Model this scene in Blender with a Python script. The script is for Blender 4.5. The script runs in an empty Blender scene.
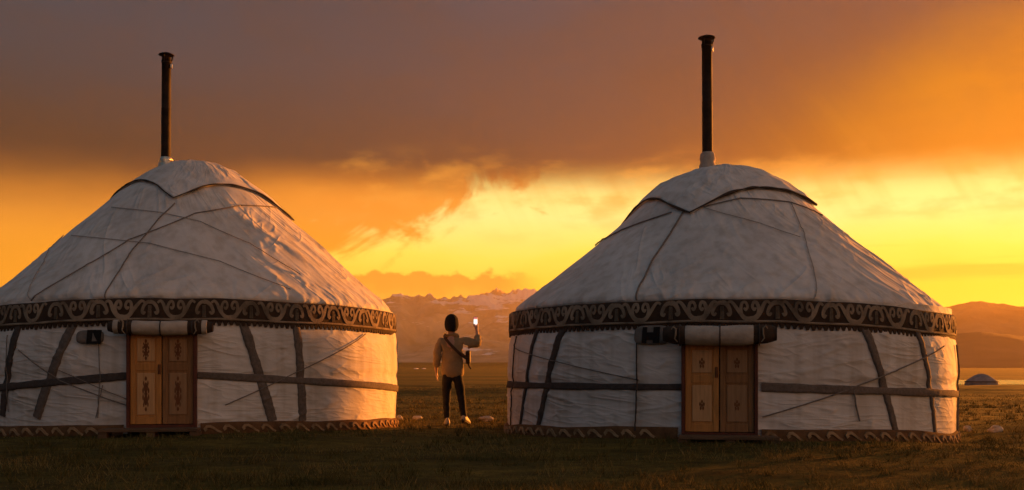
import bpy, math, random
import numpy as np
from mathutils import Vector, Matrix
random.seed(7); rng = np.random.default_rng(7)
R_ = math.radians
sc = bpy.context.scene
col = sc.collection
F = 1024.0; CAMZ = 0.94; HZ = 366.0

# ------------------------------------------------------------------ helpers
def lin(r, g, b):
    f = lambda c: (c/255/12.92) if c/255 <= 0.04045 else ((c/255+0.055)/1.055)**2.4
    return (f(r), f(g), f(b), 1.0)

def sstep(x, a, b):
    t = np.clip((x-a)/(b-a), 0, 1); return t*t*(3-2*t)

_perm = np.random.default_rng(3).permutation(256)
_perm = np.concatenate([_perm, _perm, _perm])
_grad = np.random.default_rng(4).normal(size=(256, 3)); _grad /= np.linalg.norm(_grad, axis=1)[:, None]
def noise(x, y, z=0.0):
    x, y, z = np.broadcast_arrays(np.asarray(x, float), np.asarray(y, float), np.asarray(z, float))
    xi, yi, zi = np.floor(x).astype(int), np.floor(y).astype(int), np.floor(z).astype(int)
    xf, yf, zf = x-xi, y-yi, z-zi
    u, v, w = [t*t*t*(t*(t*6-15)+10) for t in (xf, yf, zf)]
    def g(a, b, c):
        h = _perm[_perm[_perm[(xi+a) & 255]+((yi+b) & 255)]+((zi+c) & 255)]
        G = _grad[h]
        return G[..., 0]*(xf-a)+G[..., 1]*(yf-b)+G[..., 2]*(zf-c)
    l = lambda a, b, t: a+(b-a)*t
    return 1.6*l(l(l(g(0,0,0), g(1,0,0), u), l(g(0,1,0), g(1,1,0), u), v),
             l(l(g(0,0,1), g(1,0,1), u), l(g(0,1,1), g(1,1,1), u), v), w)
def fbm(x, y, z=0.0, o=4, lac=2.0, gain=0.5):
    s = 0; a = 1.0
    for i in range(o):
        s = s + a*noise(np.asarray(x)*lac**i+i*17.3, np.asarray(y)*lac**i+i*5.1, z); a *= gain
    return s
def ridged(x, y, z=0.0, o=5):
    s = 0; a = 1.0
    for i in range(o):
        s = s + a*(1-np.abs(noise(np.asarray(x)*2.0**i+i*9.3, np.asarray(y)*2.0**i+i*3.1, z))*1.6); a *= 0.5
    return s/1.9

class MB:
    def __init__(s): s.v = []; s.f = []; s.m = []; s.sm = []
    def add(s, verts, faces, mat=0, smooth=False):
        o = len(s.v); s.v += [tuple(map(float, p)) for p in verts]
        for f in faces: s.f.append(tuple(i+o for i in f)); s.m.append(mat); s.sm.append(smooth)
        return s
    def grid(s, P, mat=0, closed_u=False, closed_v=False, smooth=True, flip=False):
        P = np.asarray(P, float); n, m = P.shape[:2]
        fs = []
        for i in range(n if closed_u else n-1):
            for j in range(m if closed_v else m-1):
                q = (i*m+j, ((i+1) % n)*m+j, ((i+1) % n)*m+(j+1) % m, i*m+(j+1) % m)
                fs.append(q[::-1] if flip else q)
        return s.add(P.reshape(-1, 3), fs, mat, smooth)
    def tube(s, pts, r, n=8, mat=0, cap=True):
        pts = [Vector(p) for p in pts]
        rs = r if hasattr(r, '__len__') else [r]*len(pts)
        P = []; up = None
        for i, p in enumerate(pts):
            d = (pts[min(i+1, len(pts)-1)]-pts[max(i-1, 0)]).normalized()
            if up is None:
                up = Vector((0, 0, 1)) if abs(d.z) < .9 else Vector((1, 0, 0))
            a = d.cross(up).normalized(); b = a.cross(d).normalized(); up = b
            P.append([p+(a*math.cos(2*math.pi*k/n)+b*math.sin(2*math.pi*k/n))*rs[i] for k in range(n)])
        o = len(s.v)
        s.grid(np.array([[tuple(q) for q in row] for row in P]), mat, closed_v=True, flip=True)
        if cap:
            s.f.append(tuple(o+k for k in range(n))); s.m.append(mat); s.sm.append(False)
            e = o+(len(pts)-1)*n
            s.f.append(tuple(e+k for k in reversed(range(n)))); s.m.append(mat); s.sm.append(False)
        return s
    def box(s, c, d, mat=0, rz=0, bev=0.0, rx=0.0):
        import bmesh
        bm = bmesh.new(); bmesh.ops.create_cube(bm, size=1)
        bmesh.ops.scale(bm, vec=d, verts=bm.verts)
        if bev: bmesh.ops.bevel(bm, geom=bm.edges[:], offset=bev, segments=2, affect='EDGES', profile=.6)
        M = Matrix.Translation(c) @ Matrix.Rotation(rz, 4, 'Z') @ Matrix.Rotation(rx, 4, 'X')
        bm.transform(M); bm.verts.index_update()
        s.add([v.co[:] for v in bm.verts], [[v.index for v in f.verts] for f in bm.faces], mat)
        bm.free(); return s
    def build(s, name, mats, parent=None, thick=0.0):
        me = bpy.data.meshes.new(name)
        me.from_pydata(s.v, [], s.f)
        for m in (mats if isinstance(mats, (list, tuple)) else [mats]): me.materials.append(m)
        me.polygons.foreach_set('material_index', s.m); me.polygons.foreach_set('use_smooth', s.sm)
        me.update()
        o = bpy.data.objects.new(name, me); col.objects.link(o)
        if parent: o.parent = parent
        if thick:
            md = o.modifiers.new('thickness', 'SOLIDIFY'); md.thickness = thick; md.offset = 0
        return o

def np_mesh(name, V, Fq, mat, smooth=True, mats=None):
    me = bpy.data.meshes.new(name)
    k = Fq.shape[1]
    me.vertices.add(len(V)); me.vertices.foreach_set('co', V.astype(np.float32).ravel())
    me.loops.add(Fq.size); me.loops.foreach_set('vertex_index', Fq.astype(np.int32).ravel())
    me.polygons.add(len(Fq)); me.polygons.foreach_set('loop_start', np.arange(len(Fq), dtype=np.int32)*k)
    me.polygons.foreach_set('loop_total', np.full(len(Fq), k, np.int32))
    me.polygons.foreach_set('use_smooth', np.full(len(Fq), smooth, bool))
    me.update(calc_edges=True); me.validate()
    for m in (mats or [mat]): me.materials.append(m)
    o = bpy.data.objects.new(name, me); col.objects.link(o); return o
def grid_faces(n, m, wrap=False):
    i = np.arange(n-1)[:, None]; j = np.arange(m if wrap else m-1)[None, :]; j2 = (j+1) % m
    return np.stack([i*m+j, (i+1)*m+j, (i+1)*m+j2, i*m+j2], -1).reshape(-1, 4)

def tag(o, label=None, cat=None, group=None, kind=None):
    if label: o['label'] = label
    if cat: o['category'] = cat
    if group: o['group'] = group
    if kind: o['kind'] = kind
    return o
def empty(name, loc, rz=0):
    o = bpy.data.objects.new(name, None); o.empty_display_size = .2
    o.location = loc; o.rotation_euler = (0, 0, rz); col.objects.link(o); return o

# ------------------------------------------------------------------ materials
def mat(name, base, rough=.8, var=.25, scale=6.0, bump=.0, bscale=40.0, coord='Object', stretch=(1,1,1), spec=.25, metal=0.0, col2=None, detail=6):
    m = bpy.data.materials.new(name); m.use_nodes = True
    nt = m.node_tree; N = nt.nodes; L = nt.links
    b = N['Principled BSDF']; b.inputs['Roughness'].default_value = rough
    b.inputs['Specular IOR Level'].default_value = spec; b.inputs['Metallic'].default_value = metal
    tc = N.new('ShaderNodeTexCoord'); mp = N.new('ShaderNodeMapping'); mp.inputs['Scale'].default_value = stretch
    L.new(tc.outputs[coord], mp.inputs['Vector'])
    nz = N.new('ShaderNodeTexNoise'); nz.inputs['Scale'].default_value = scale; nz.inputs['Detail'].default_value = detail
    nz.inputs['Roughness'].default_value = .6
    L.new(mp.outputs[0], nz.inputs['Vector'])
    rp = N.new('ShaderNodeValToRGB')
    c1 = tuple(max(0, c*(1-var)) for c in base[:3])+(1,)
    c2 = (tuple(col2[:3])+(1,)) if col2 else tuple(min(1, c*(1+var)) for c in base[:3])+(1,)
    rp.color_ramp.elements[0].position = .3; rp.color_ramp.elements[0].color = c1
    rp.color_ramp.elements[1].position = .7; rp.color_ramp.elements[1].color = c2
    L.new(nz.outputs['Fac'], rp.inputs[0]); L.new(rp.outputs[0], b.inputs['Base Color'])
    if bump:
        n2 = N.new('ShaderNodeTexNoise'); n2.inputs['Scale'].default_value = bscale; n2.inputs['Detail'].default_value = 5
        L.new(mp.outputs[0], n2.inputs['Vector'])
        bp = N.new('ShaderNodeBump'); bp.inputs['Strength'].default_value = bump; bp.inputs['Distance'].default_value = .02
        L.new(n2.outputs['Fac'], bp.inputs['Height']); L.new(bp.outputs[0], b.inputs['Normal'])
    return m

def canvas_mat(name, kind):
    m = bpy.data.materials.new(name); m.use_nodes = True
    nt = m.node_tree; N = nt.nodes; L = nt.links; b = N['Principled BSDF']
    b.inputs['Roughness'].default_value = .78; b.inputs['Specular IOR Level'].default_value = .25
    tc = N.new('ShaderNodeTexCoord')
    n1 = N.new('ShaderNodeTexNoise'); n1.inputs['Scale'].default_value = 1.1; n1.inputs['Detail'].default_value = 7; n1.inputs['Roughness'].default_value = .62
    L.new(tc.outputs['Object'], n1.inputs['Vector'])
    rp = N.new('ShaderNodeValToRGB'); e = rp.color_ramp.elements
    e[0].position = .3; e[0].color = (.50, .485, .47, 1); e[1].position = .62; e[1].color = (.66, .645, .63, 1)
    L.new(n1.outputs['Fac'], rp.inputs[0])
    # dirt specks and vertical runs
    mp = N.new('ShaderNodeMapping'); mp.inputs['Scale'].default_value = (7, 7, .9)
    L.new(tc.outputs['Object'], mp.inputs['Vector'])
    n2 = N.new('ShaderNodeTexNoise'); n2.inputs['Scale'].default_value = 1.0; n2.inputs['Detail'].default_value = 5
    L.new(mp.outputs[0], n2.inputs['Vector'])
    r2 = N.new('ShaderNodeValToRGB'); e = r2.color_ramp.elements
    e[0].position = .30; e[0].color = (.72, .68, .62, 1); e[1].position = .55; e[1].color = (1, 1, 1, 1)
    L.new(n2.outputs['Fac'], r2.inputs[0])
    mx = N.new('ShaderNodeMix'); mx.data_type = 'RGBA'; mx.blend_type = 'MULTIPLY'; mx.inputs['Factor'].default_value = .7
    L.new(rp.outputs[0], mx.inputs['A']); L.new(r2.outputs[0], mx.inputs['B'])
    L.new(mx.outputs['Result'], b.inputs['Base Color'])
    # sharp pulled creases in the cloth, laid along the slope (roof) or slanting (wall)
    sp = N.new('ShaderNodeSeparateXYZ'); L.new(tc.outputs['Object'], sp.inputs[0])
    def mth(op, *a):
        n = N.new('ShaderNodeMath'); n.operation = op
        for q, v in enumerate(a):
            if isinstance(v, (int, float)): n.inputs[q].default_value = v
            else: L.new(v, n.inputs[q])
        return n.outputs[0]
    neg = mth('MULTIPLY', sp.outputs[1], -1.0); an = mth('ARCTAN2', sp.outputs[0], neg); zz = sp.outputs[2]
    def crease(fa, sh, fz, off, power):
        u = mth('ADD', mth('MULTIPLY', an, fa), mth('MULTIPLY', zz, sh)); v = mth('MULTIPLY', zz, fz)
        cb = N.new('ShaderNodeCombineXYZ'); L.new(u, cb.inputs[0]); L.new(v, cb.inputs[1]); cb.inputs[2].default_value = off
        n = N.new('ShaderNodeTexNoise'); n.inputs['Scale'].default_value = 1.0; n.inputs['Detail'].default_value = 2.5; n.inputs['Roughness'].default_value = .55; n.inputs['Distortion'].default_value = .25
        L.new(cb.outputs[0], n.inputs['Vector'])
        r = mth('SUBTRACT', 1.0, mth('MULTIPLY', mth('ABSOLUTE', mth('SUBTRACT', n.outputs['Fac'], .5)), 4.0))
        r = mth('POWER', mth('MAXIMUM', r, 0.0), power)
        # only here and there
        nm = N.new('ShaderNodeTexNoise'); nm.inputs['Scale'].default_value = .9; nm.inputs['Detail'].default_value = 2
        mo = N.new('ShaderNodeMapping'); mo.inputs['Location'].default_value = (off*3, off, 0); L.new(tc.outputs['Object'], mo.inputs['Vector']); L.new(mo.outputs[0], nm.inputs['Vector'])
        mr = N.new('ShaderNodeMapRange'); mr.interpolation_type = 'SMOOTHSTEP'; mr.inputs['From Min'].default_value = .42; mr.inputs['From Max'].default_value = .62; L.new(nm.outputs['Fac'], mr.inputs['Value'])
        return mth('MULTIPLY', r, mr.outputs[0])
    if kind == 'roof':
        cs = [(crease(5.0, 1.6, .5, 1.0, 4.0), .9), (crease(13.0, 2.6, 1.0, 5.0, 2.5), .25), (crease(2.6, -2.0, 1.3, 9.0, 5.0), .9)]
    elif kind == 'crown':
        cs = [(crease(2.6, 1.2, 2.4, 1.0, 3.0), 1.0), (crease(6.0, -2.0, 3.0, 5.0, 2.5), .6)]
    else:
        cs = [(crease(3.6, 2.6, 3.4, 1.0, 3.5), 1.0), (crease(3.2, -2.4, 3.0, 5.0, 3.5), .9), (crease(9.0, 4.0, 3.0, 9.0, 3.0), .25), (crease(2.0, 3.0, 6.0, 12.0, 5.0), .5)]
    hgt = None
    for c, k in cs:
        t = mth('MULTIPLY', c, k); hgt = t if hgt is None else mth('ADD', hgt, t)
    bp = N.new('ShaderNodeBump'); bp.inputs['Strength'].default_value = .5; bp.inputs['Distance'].default_value = .04 if kind != 'wall' else .03
    L.new(hgt, bp.inputs['Height'])
    n4 = N.new('ShaderNodeTexNoise'); n4.inputs['Scale'].default_value = 55; n4.inputs['Detail'].default_value = 2
    L.new(tc.outputs['Object'], n4.inputs['Vector'])
    b2 = N.new('ShaderNodeBump'); b2.inputs['Strength'].default_value = .12; b2.inputs['Distance'].default_value = .01
    L.new(n4.outputs['Fac'], b2.inputs['Height']); L.new(bp.outputs[0], b2.inputs['Normal']); L.new(b2.outputs[0], b.inputs['Normal'])
    return m

M = {}
M['canvas'] = canvas_mat('wall_canvas', 'wall'); M['roofcanvas'] = canvas_mat('roof_canvas', 'roof'); M['crowncanvas'] = canvas_mat('crown_canvas', 'crown')
M['band'] = mat('dark_brown_felt', (.046, .030, .021), .95, .35, 9, .3, 60)
M['skirt'] = mat('brown_felt', (.12, .062, .028), .95, .4, 9, .3, 60)
M['skirtorn'] = mat('tan_felt', (.30, .20, .11), .95, .45, 7, .3, 60)
M['orn'] = mat('beige_felt', (.225, .180, .135), .95, .55, 4, .3, 60)
M['strap'] = mat('woven_strap', (.135, .112, .098), .95, .3, 25, .4, 120)
M['strapdark'] = mat('dark_woven_strap', (.062, .053, .050), .95, .3, 25, .4, 120)
M['rope'] = mat('grey_rope', (.17, .15, .135), .95, .3, 30)
M['seam'] = mat('canvas_seam', (.33, .31, .29), .95, .2, 30)
M['edging'] = mat('dark_edging', (.05, .04, .035), .95, .3, 20)
M['wood'] = mat('honey_wood', (.44, .20, .05), .5, .3, 3.5, .15, 30, stretch=(9, 9, .8), spec=.35)
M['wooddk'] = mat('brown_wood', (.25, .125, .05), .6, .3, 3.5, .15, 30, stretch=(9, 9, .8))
M['panel'] = mat('pale_wood_panel', (.50, .29, .13), .5, .2, 3.5, .1, 30, stretch=(9, 9, .8), spec=.35)
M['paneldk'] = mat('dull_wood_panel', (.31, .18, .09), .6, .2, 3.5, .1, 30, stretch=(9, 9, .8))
M['carvelight'] = mat('worn_carving', (.17, .07, .025), .7, .3, 12)
M['carve'] = mat('dark_carving', (.15, .058, .022), .7, .3, 12)
M['frame'] = mat('red_brown_paint', (.10, .03, .018), .6, .3, 8)
M['plank'] = mat('weathered_plank', (.12, .075, .045), .85, .35, 4, .3, 30, stretch=(1, 8, 8))
M['pipe'] = mat('sooty_steel', (.018, .013, .011), .7, .6, 7, .3, 20, spec=.2, metal=0.0, col2=(.040, .022, .014))
M['tin'] = mat('crumpled_foil', (.62, .55, .45), .32, .2, 9, .8, 22, metal=.85)
M['black'] = mat('black_felt', (.012, .011, .011), .95, .3, 12)
M['greyfelt'] = mat('grey_felt', (.16, .14, .125), .95, .25, 12, .3, 50)
M['rollcanvas'] = mat('soiled_canvas', (.40, .35, .30), .9, .2, 7, .4, 25)
M['rock'] = mat('pale_stone', (.42, .38, .33), .9, .35, 8, .6, 25)
M['jacket'] = mat('beige_jacket', (.26, .195, .105), .9, .15, 10, .25, 35)
M['trousers'] = mat('black_cloth', (.014, .014, .018), .85, .3, 14, .3, 40)
M['beanie'] = mat('black_knit', (.010, .009, .009), .95, .3, 20, .5, 90)
M['skin'] = mat('skin', (.42, .25, .17), .55, .08, 12, spec=.35)
M['shoe'] = mat('white_leather', (.38, .34, .28), .55, .12, 14)
M['sole'] = mat('dark_rubber', (.05, .045, .04), .8, .2, 14)
M['bag'] = mat('dark_brown_leather', (.045, .026, .016), .6, .3, 14)
M['phonebody'] = mat('dark_phone_shell', (.02, .015, .015), .35, .1, 10, spec=.5)
M['snow'] = mat('old_snow', (.72, .70, .68), .8, .12, .05)
M['darkyurt'] = mat('grey_felt_cover', (.19, .195, .21), .95, .3, 1.2, .3, 6)

def screen_mat():
    m = bpy.data.materials.new('lit_screen'); m.use_nodes = True
    N = m.node_tree.nodes; L = m.node_tree.links; b = N['Principled BSDF']
    tc = N.new('ShaderNodeTexCoord'); sp = N.new('ShaderNodeSeparateXYZ'); L.new(tc.outputs['Generated'], sp.inputs[0])
    rp = N.new('ShaderNodeValToRGB'); e = rp.color_ramp.elements
    e[0].position = .0; e[0].color = (.6, .16, .08, 1); e[1].position = .25; e[1].color = (1, .93, .8, 1)
    a = e.new(.7); a.color = (1, .85, .7, 1); a = e.new(.82); a.color = (.5, .12, .1, 1)
    L.new(sp.outputs['Z'], rp.inputs[0]); L.new(rp.outputs[0], b.inputs['Emission Color'])
    b.inputs['Emission Strength'].default_value = .42; b.inputs['Base Color'].default_value = (.02, .02, .02, 1)
    return m
M['screen'] = screen_mat()

def ground_mat():
    m = bpy.data.materials.new('dry_steppe_turf'); m.use_nodes = True
    N = m.node_tree.nodes; L = m.node_tree.links; b = N['Principled BSDF']
    b.inputs['Roughness'].default_value = .95; b.inputs['Specular IOR Level'].default_value = .1
    g = N.new('ShaderNodeNewGeometry')
    def nz(scale, detail, st):
        mp = N.new('ShaderNodeMapping'); mp.inputs['Scale'].default_value = st; L.new(g.outputs['Position'], mp.inputs['Vector'])
        n = N.new('ShaderNodeTexNoise'); n.inputs['Scale'].default_value = scale; n.inputs['Detail'].default_value = detail
        n.inputs['Roughness'].default_value = .65; L.new(mp.outputs[0], n.inputs['Vector']); return n
    n1 = nz(.22, 8, (.6, 1, 1)); n2 = nz(9, 6, (1, 1, 1)); n3 = nz(.012, 6, (.5, 1.3, 1))
    def ramp(n, stops):
        r = N.new('ShaderNodeValToRGB'); e = r.color_ramp.elements
        e[0].position, e[0].color = stops[0][0], stops[0][1]+(1,); e[1].position, e[1].color = stops[-1][0], stops[-1][1]+(1,)
        for p, c in stops[1:-1]: x = e.new(p); x.color = c+(1,)
        L.new(n.outputs['Fac'], r.inputs[0]); return r
    r1 = ramp(n1, [(.3, (.056, .053, .012)), (.5, (.098, .082, .019)), (.68, (.17, .127, .034))])
    r2 = ramp(n2, [(.3, (.55, .55, .5)), (.7, (1.35, 1.3, 1.2))])
    r3 = ramp(n3, [(.35, (.6, .62, .6)), (.65, (1.35, 1.25, 1.1))])
    def mul(a, c):
        x = N.new('ShaderNodeMix'); x.data_type = 'RGBA'; x.blend_type = 'MULTIPLY'; x.inputs['Factor'].default_value = 1
        L.new(a, x.inputs['A']); L.new(c, x.inputs['B']); return x.outputs['Result']
    n5 = nz(1.6, 5, (.45, 1.5, 1)); r5 = ramp(n5, [(.38, (.62, .60, .55)), (.5, (1, 1, 1)), (.66, (1.5, 1.4, 1.2))])
    o = mul(mul(mul(r1.outputs[0], r2.outputs[0]), r3.outputs[0]), r5.outputs[0]); L.new(o, b.inputs['Base Color'])
    n4 = nz(3.5, 8, (1, 1, 1)); bp = N.new('ShaderNodeBump'); bp.inputs['Strength'].default_value = .35; bp.inputs['Distance'].default_value = .04
    L.new(n4.outputs['Fac'], bp.inputs['Height']); L.new(bp.outputs[0], b.inputs['Normal'])
    return m
M['ground'] = ground_mat()

def mountain_mat(name, snow, lo, hi):
    m = bpy.data.materials.new(name); m.use_nodes = True
    N = m.node_tree.nodes; L = m.node_tree.links; b = N['Principled BSDF']
    b.inputs['Roughness'].default_value = .95; b.inputs['Specular IOR Level'].default_value = .1
    g = N.new('ShaderNodeNewGeometry')
    n = N.new('ShaderNodeTexNoise'); n.inputs['Scale'].default_value = .0035; n.inputs['Detail'].default_value = 9; n.inputs['Roughness'].default_value = .6
    L.new(g.outputs['Position'], n.inputs['Vector'])
    rp = N.new('ShaderNodeValToRGB'); e = rp.color_ramp.elements
    e[0].position = .35; e[0].color = lo; e[1].position = .65; e[1].color = hi
    L.new(n.outputs['Fac'], rp.inputs[0])
    if snow:
        mp = N.new('ShaderNodeMapping'); mp.inputs['Scale'].default_value = (.0011, .0011, .0055); L.new(g.outputs['Position'], mp.inputs['Vector'])
        n2 = N.new('ShaderNodeTexNoise'); n2.inputs['Scale'].default_value = 1.7; n2.inputs['Detail'].default_value = 9; n2.inputs['Roughness'].default_value = .62
        L.new(mp.outputs[0], n2.inputs['Vector'])
        sp = N.new('ShaderNodeSeparateXYZ'); L.new(g.outputs['Position'], sp.inputs[0])
        mr = N.new('ShaderNodeMapRange'); mr.inputs['From Min'].default_value = 80; mr.inputs['From Max'].default_value = 650
        mr.inputs['To Min'].default_value = -.15; mr.inputs['To Max'].default_value = .10
        L.new(sp.outputs['Z'], mr.inputs['Value'])
        ad = N.new('ShaderNodeMath'); L.new(n2.outputs['Fac'], ad.inputs[0]); L.new(mr.outputs[0], ad.inputs[1])
        r2 = N.new('ShaderNodeValToRGB'); e = r2.color_ramp.elements
        e[0].position = snow; e[0].color = (0, 0, 0, 1); e[1].position = snow+.035; e[1].color = (1, 1, 1, 1)
        L.new(ad.outputs[0], r2.inputs[0])
        mx = N.new('ShaderNodeMix'); mx.data_type = 'RGBA'; L.new(r2.outputs[0], mx.inputs['Factor'])
        L.new(rp.outputs[0], mx.inputs['A']); mx.inputs['B'].default_value = (.8, .78, .76, 1)
        L.new(mx.outputs['Result'], b.inputs['Base Color'])
    else:
        L.new(rp.outputs[0], b.inputs['Base Color'])
    return m

def grass_mat():
    m = bpy.data.materials.new('grass_blades'); m.use_nodes = True
    N = m.node_tree.nodes; L = m.node_tree.links; b = N['Principled BSDF']
    b.inputs['Roughness'].default_value = .8; b.inputs['Specular IOR Level'].default_value = .15
    g = N.new('ShaderNodeNewGeometry')
    n = N.new('ShaderNodeTexNoise'); n.inputs['Scale'].default_value = .9; n.inputs['Detail'].default_value = 5
    L.new(g.outputs['Position'], n.inputs['Vector'])
    ri = N.new('ShaderNodeMath'); ri.operation = 'MULTIPLY_ADD'; ri.inputs[1].default_value = .35
    L.new(g.outputs['Random Per Island'], ri.inputs[0]); L.new(n.outputs['Fac'], ri.inputs[2])
    rp = N.new('ShaderNodeValToRGB'); e = rp.color_ramp.elements
    e[0].position = .42; e[0].color = (.046, .048, .011, 1); e[1].position = .9; e[1].color = (.24, .18, .065, 1)
    x = e.new(.62); x.color = (.080, .070, .018, 1)
    L.new(ri.outputs[0], rp.inputs[0]); L.new(rp.outputs[0], b.inputs['Base Color'])
    tr = N.new('ShaderNodeBsdfTranslucent'); L.new(rp.outputs[0], tr.inputs['Color'])
    ms = N.new('ShaderNodeMixShader'); ms.inputs[0].default_value = .12
    L.new(b.outputs[0], ms.inputs[1]); L.new(tr.outputs[0], ms.inputs[2]); L.new(ms.outputs[0], N['Material Output'].inputs['Surface'])
    return m
M['grass'] = grass_mat()

def water_mat():
    m = bpy.data.materials.new('lake_surface'); m.use_nodes = True
    N = m.node_tree.nodes; L = m.node_tree.links; b = N['Principled BSDF']
    b.inputs['Base Color'].default_value = (.16, .17, .16, 1); b.inputs['Roughness'].default_value = .22; b.inputs['IOR'].default_value = 1.33
    b.inputs['Specular IOR Level'].default_value = .5
    g = N.new('ShaderNodeNewGeometry'); n = N.new('ShaderNodeTexNoise'); n.inputs['Scale'].default_value = .8; n.inputs['Detail'].default_value = 4
    L.new(g.outputs['Position'], n.inputs['Vector'])
    bp = N.new('ShaderNodeBump'); bp.inputs['Strength'].default_value = .08; bp.inputs['Distance'].default_value = .1
    L.new(n.outputs['Fac'], bp.inputs['Height']); L.new(bp.outputs[0], b.inputs['Normal'])
    return m
M['water'] = water_mat()

# ------------------------------------------------------------------ terrain
YURTS = {'left': dict(D=16.0, th=R_(-17.2)), 'right': dict(D=14.55, th=R_(11.63))}
for y in YURTS.values(): y['c'] = (y['D']*math.sin(y['th']), y['D']*math.cos(y['th']))
HUMPS = []
for y in YURTS.values():
    d = y['D']-2.9; HUMPS.append((d*math.sin(y['th']), d*math.cos(y['th'])))
def gnd(x, y):
    x = np.asarray(x, float); y = np.asarray(y, float); d = np.sqrt(x*x+y*y)
    z = 0.0*d
    for hx, hy in HUMPS: z = z+.13*np.exp(-((x-hx)**2+(y-hy)**2)/2.6**2)
    z = z-.035*np.exp(-((x+.95)**2+(y-16.5)**2)/1.2**2)-.05*np.exp(-((x-6.0)**2+(y-14.0)**2)/1.6**2)
    # unseen low bank added off to the right to keep sun off the foreground
    al, sd = x*.743+y*.669, x*.669-y*.743
    z = z+3.5*sstep(sd, -7.9, -6.3)*(1-sstep(sd, 16, 30))*np.exp(-((al-56)/12.0)**2)
    z = z-2.8*sstep(d, 24, 195)*(y > -50)
    z = z+20*sstep(d, 1400, 5200)
    z = z+.035*fbm(x*.35, y*.7, 2.0, 3)*sstep(d, 5, 8)*(1-sstep(d, 150, 190))
    z = z+.30*fbm(x*.05, y*.10, 5.0, 4)*sstep(d, 20, 40)*(1-sstep(d, 120, 180))
    z = z+6*fbm(x*.0008, y*.002, 7.0, 3)*sstep(d, 900, 2500)
    return z
def g1(x, y): return float(gnd(x, y))

ang = np.concatenate([np.linspace(-math.pi, -.75, 60, endpoint=False), np.linspace(-.75, .75, 420, endpoint=False), np.linspace(.75, math.pi, 60, endpoint=False)])
rad = np.concatenate([[.05], np.geomspace(.6, 9800, 380)])
A, RR = np.meshgrid(ang, rad)
X, Y = RR*np.sin(A), RR*np.cos(A)
V = np.stack([X, Y, gnd(X, Y)], -1).reshape(-1, 3)
Fq = grid_faces(len(rad), len(ang), True)[:, ::-1]
tag(np_mesh('ground', V, Fq, M['ground']), 'dark dry steppe turf stretching from the yurts to the mountains', 'ground', kind='structure')

# lake with an irregular shore
n = 160; xs = np.geomspace(60, 900, n)
near = 203+3.0*fbm(xs*.02, xs*0, 1.0, 4)+(xs-100)*.004
far = 268+10*fbm(xs*.008, xs*0+4, 1.0, 4); far = near+(far-near)*sstep(xs, 60, 85)
V = np.stack([np.stack([xs, near, 0*xs-2.74], -1), np.stack([xs, far, 0*xs-2.74], -1)]).reshape(-1, 3)
tag(np_mesh('lake_water', V, grid_faces(2, n)[:, ::-1], M['water']), 'bright strip of lake water behind the small dark yurt', 'water', kind='structure')

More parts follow.
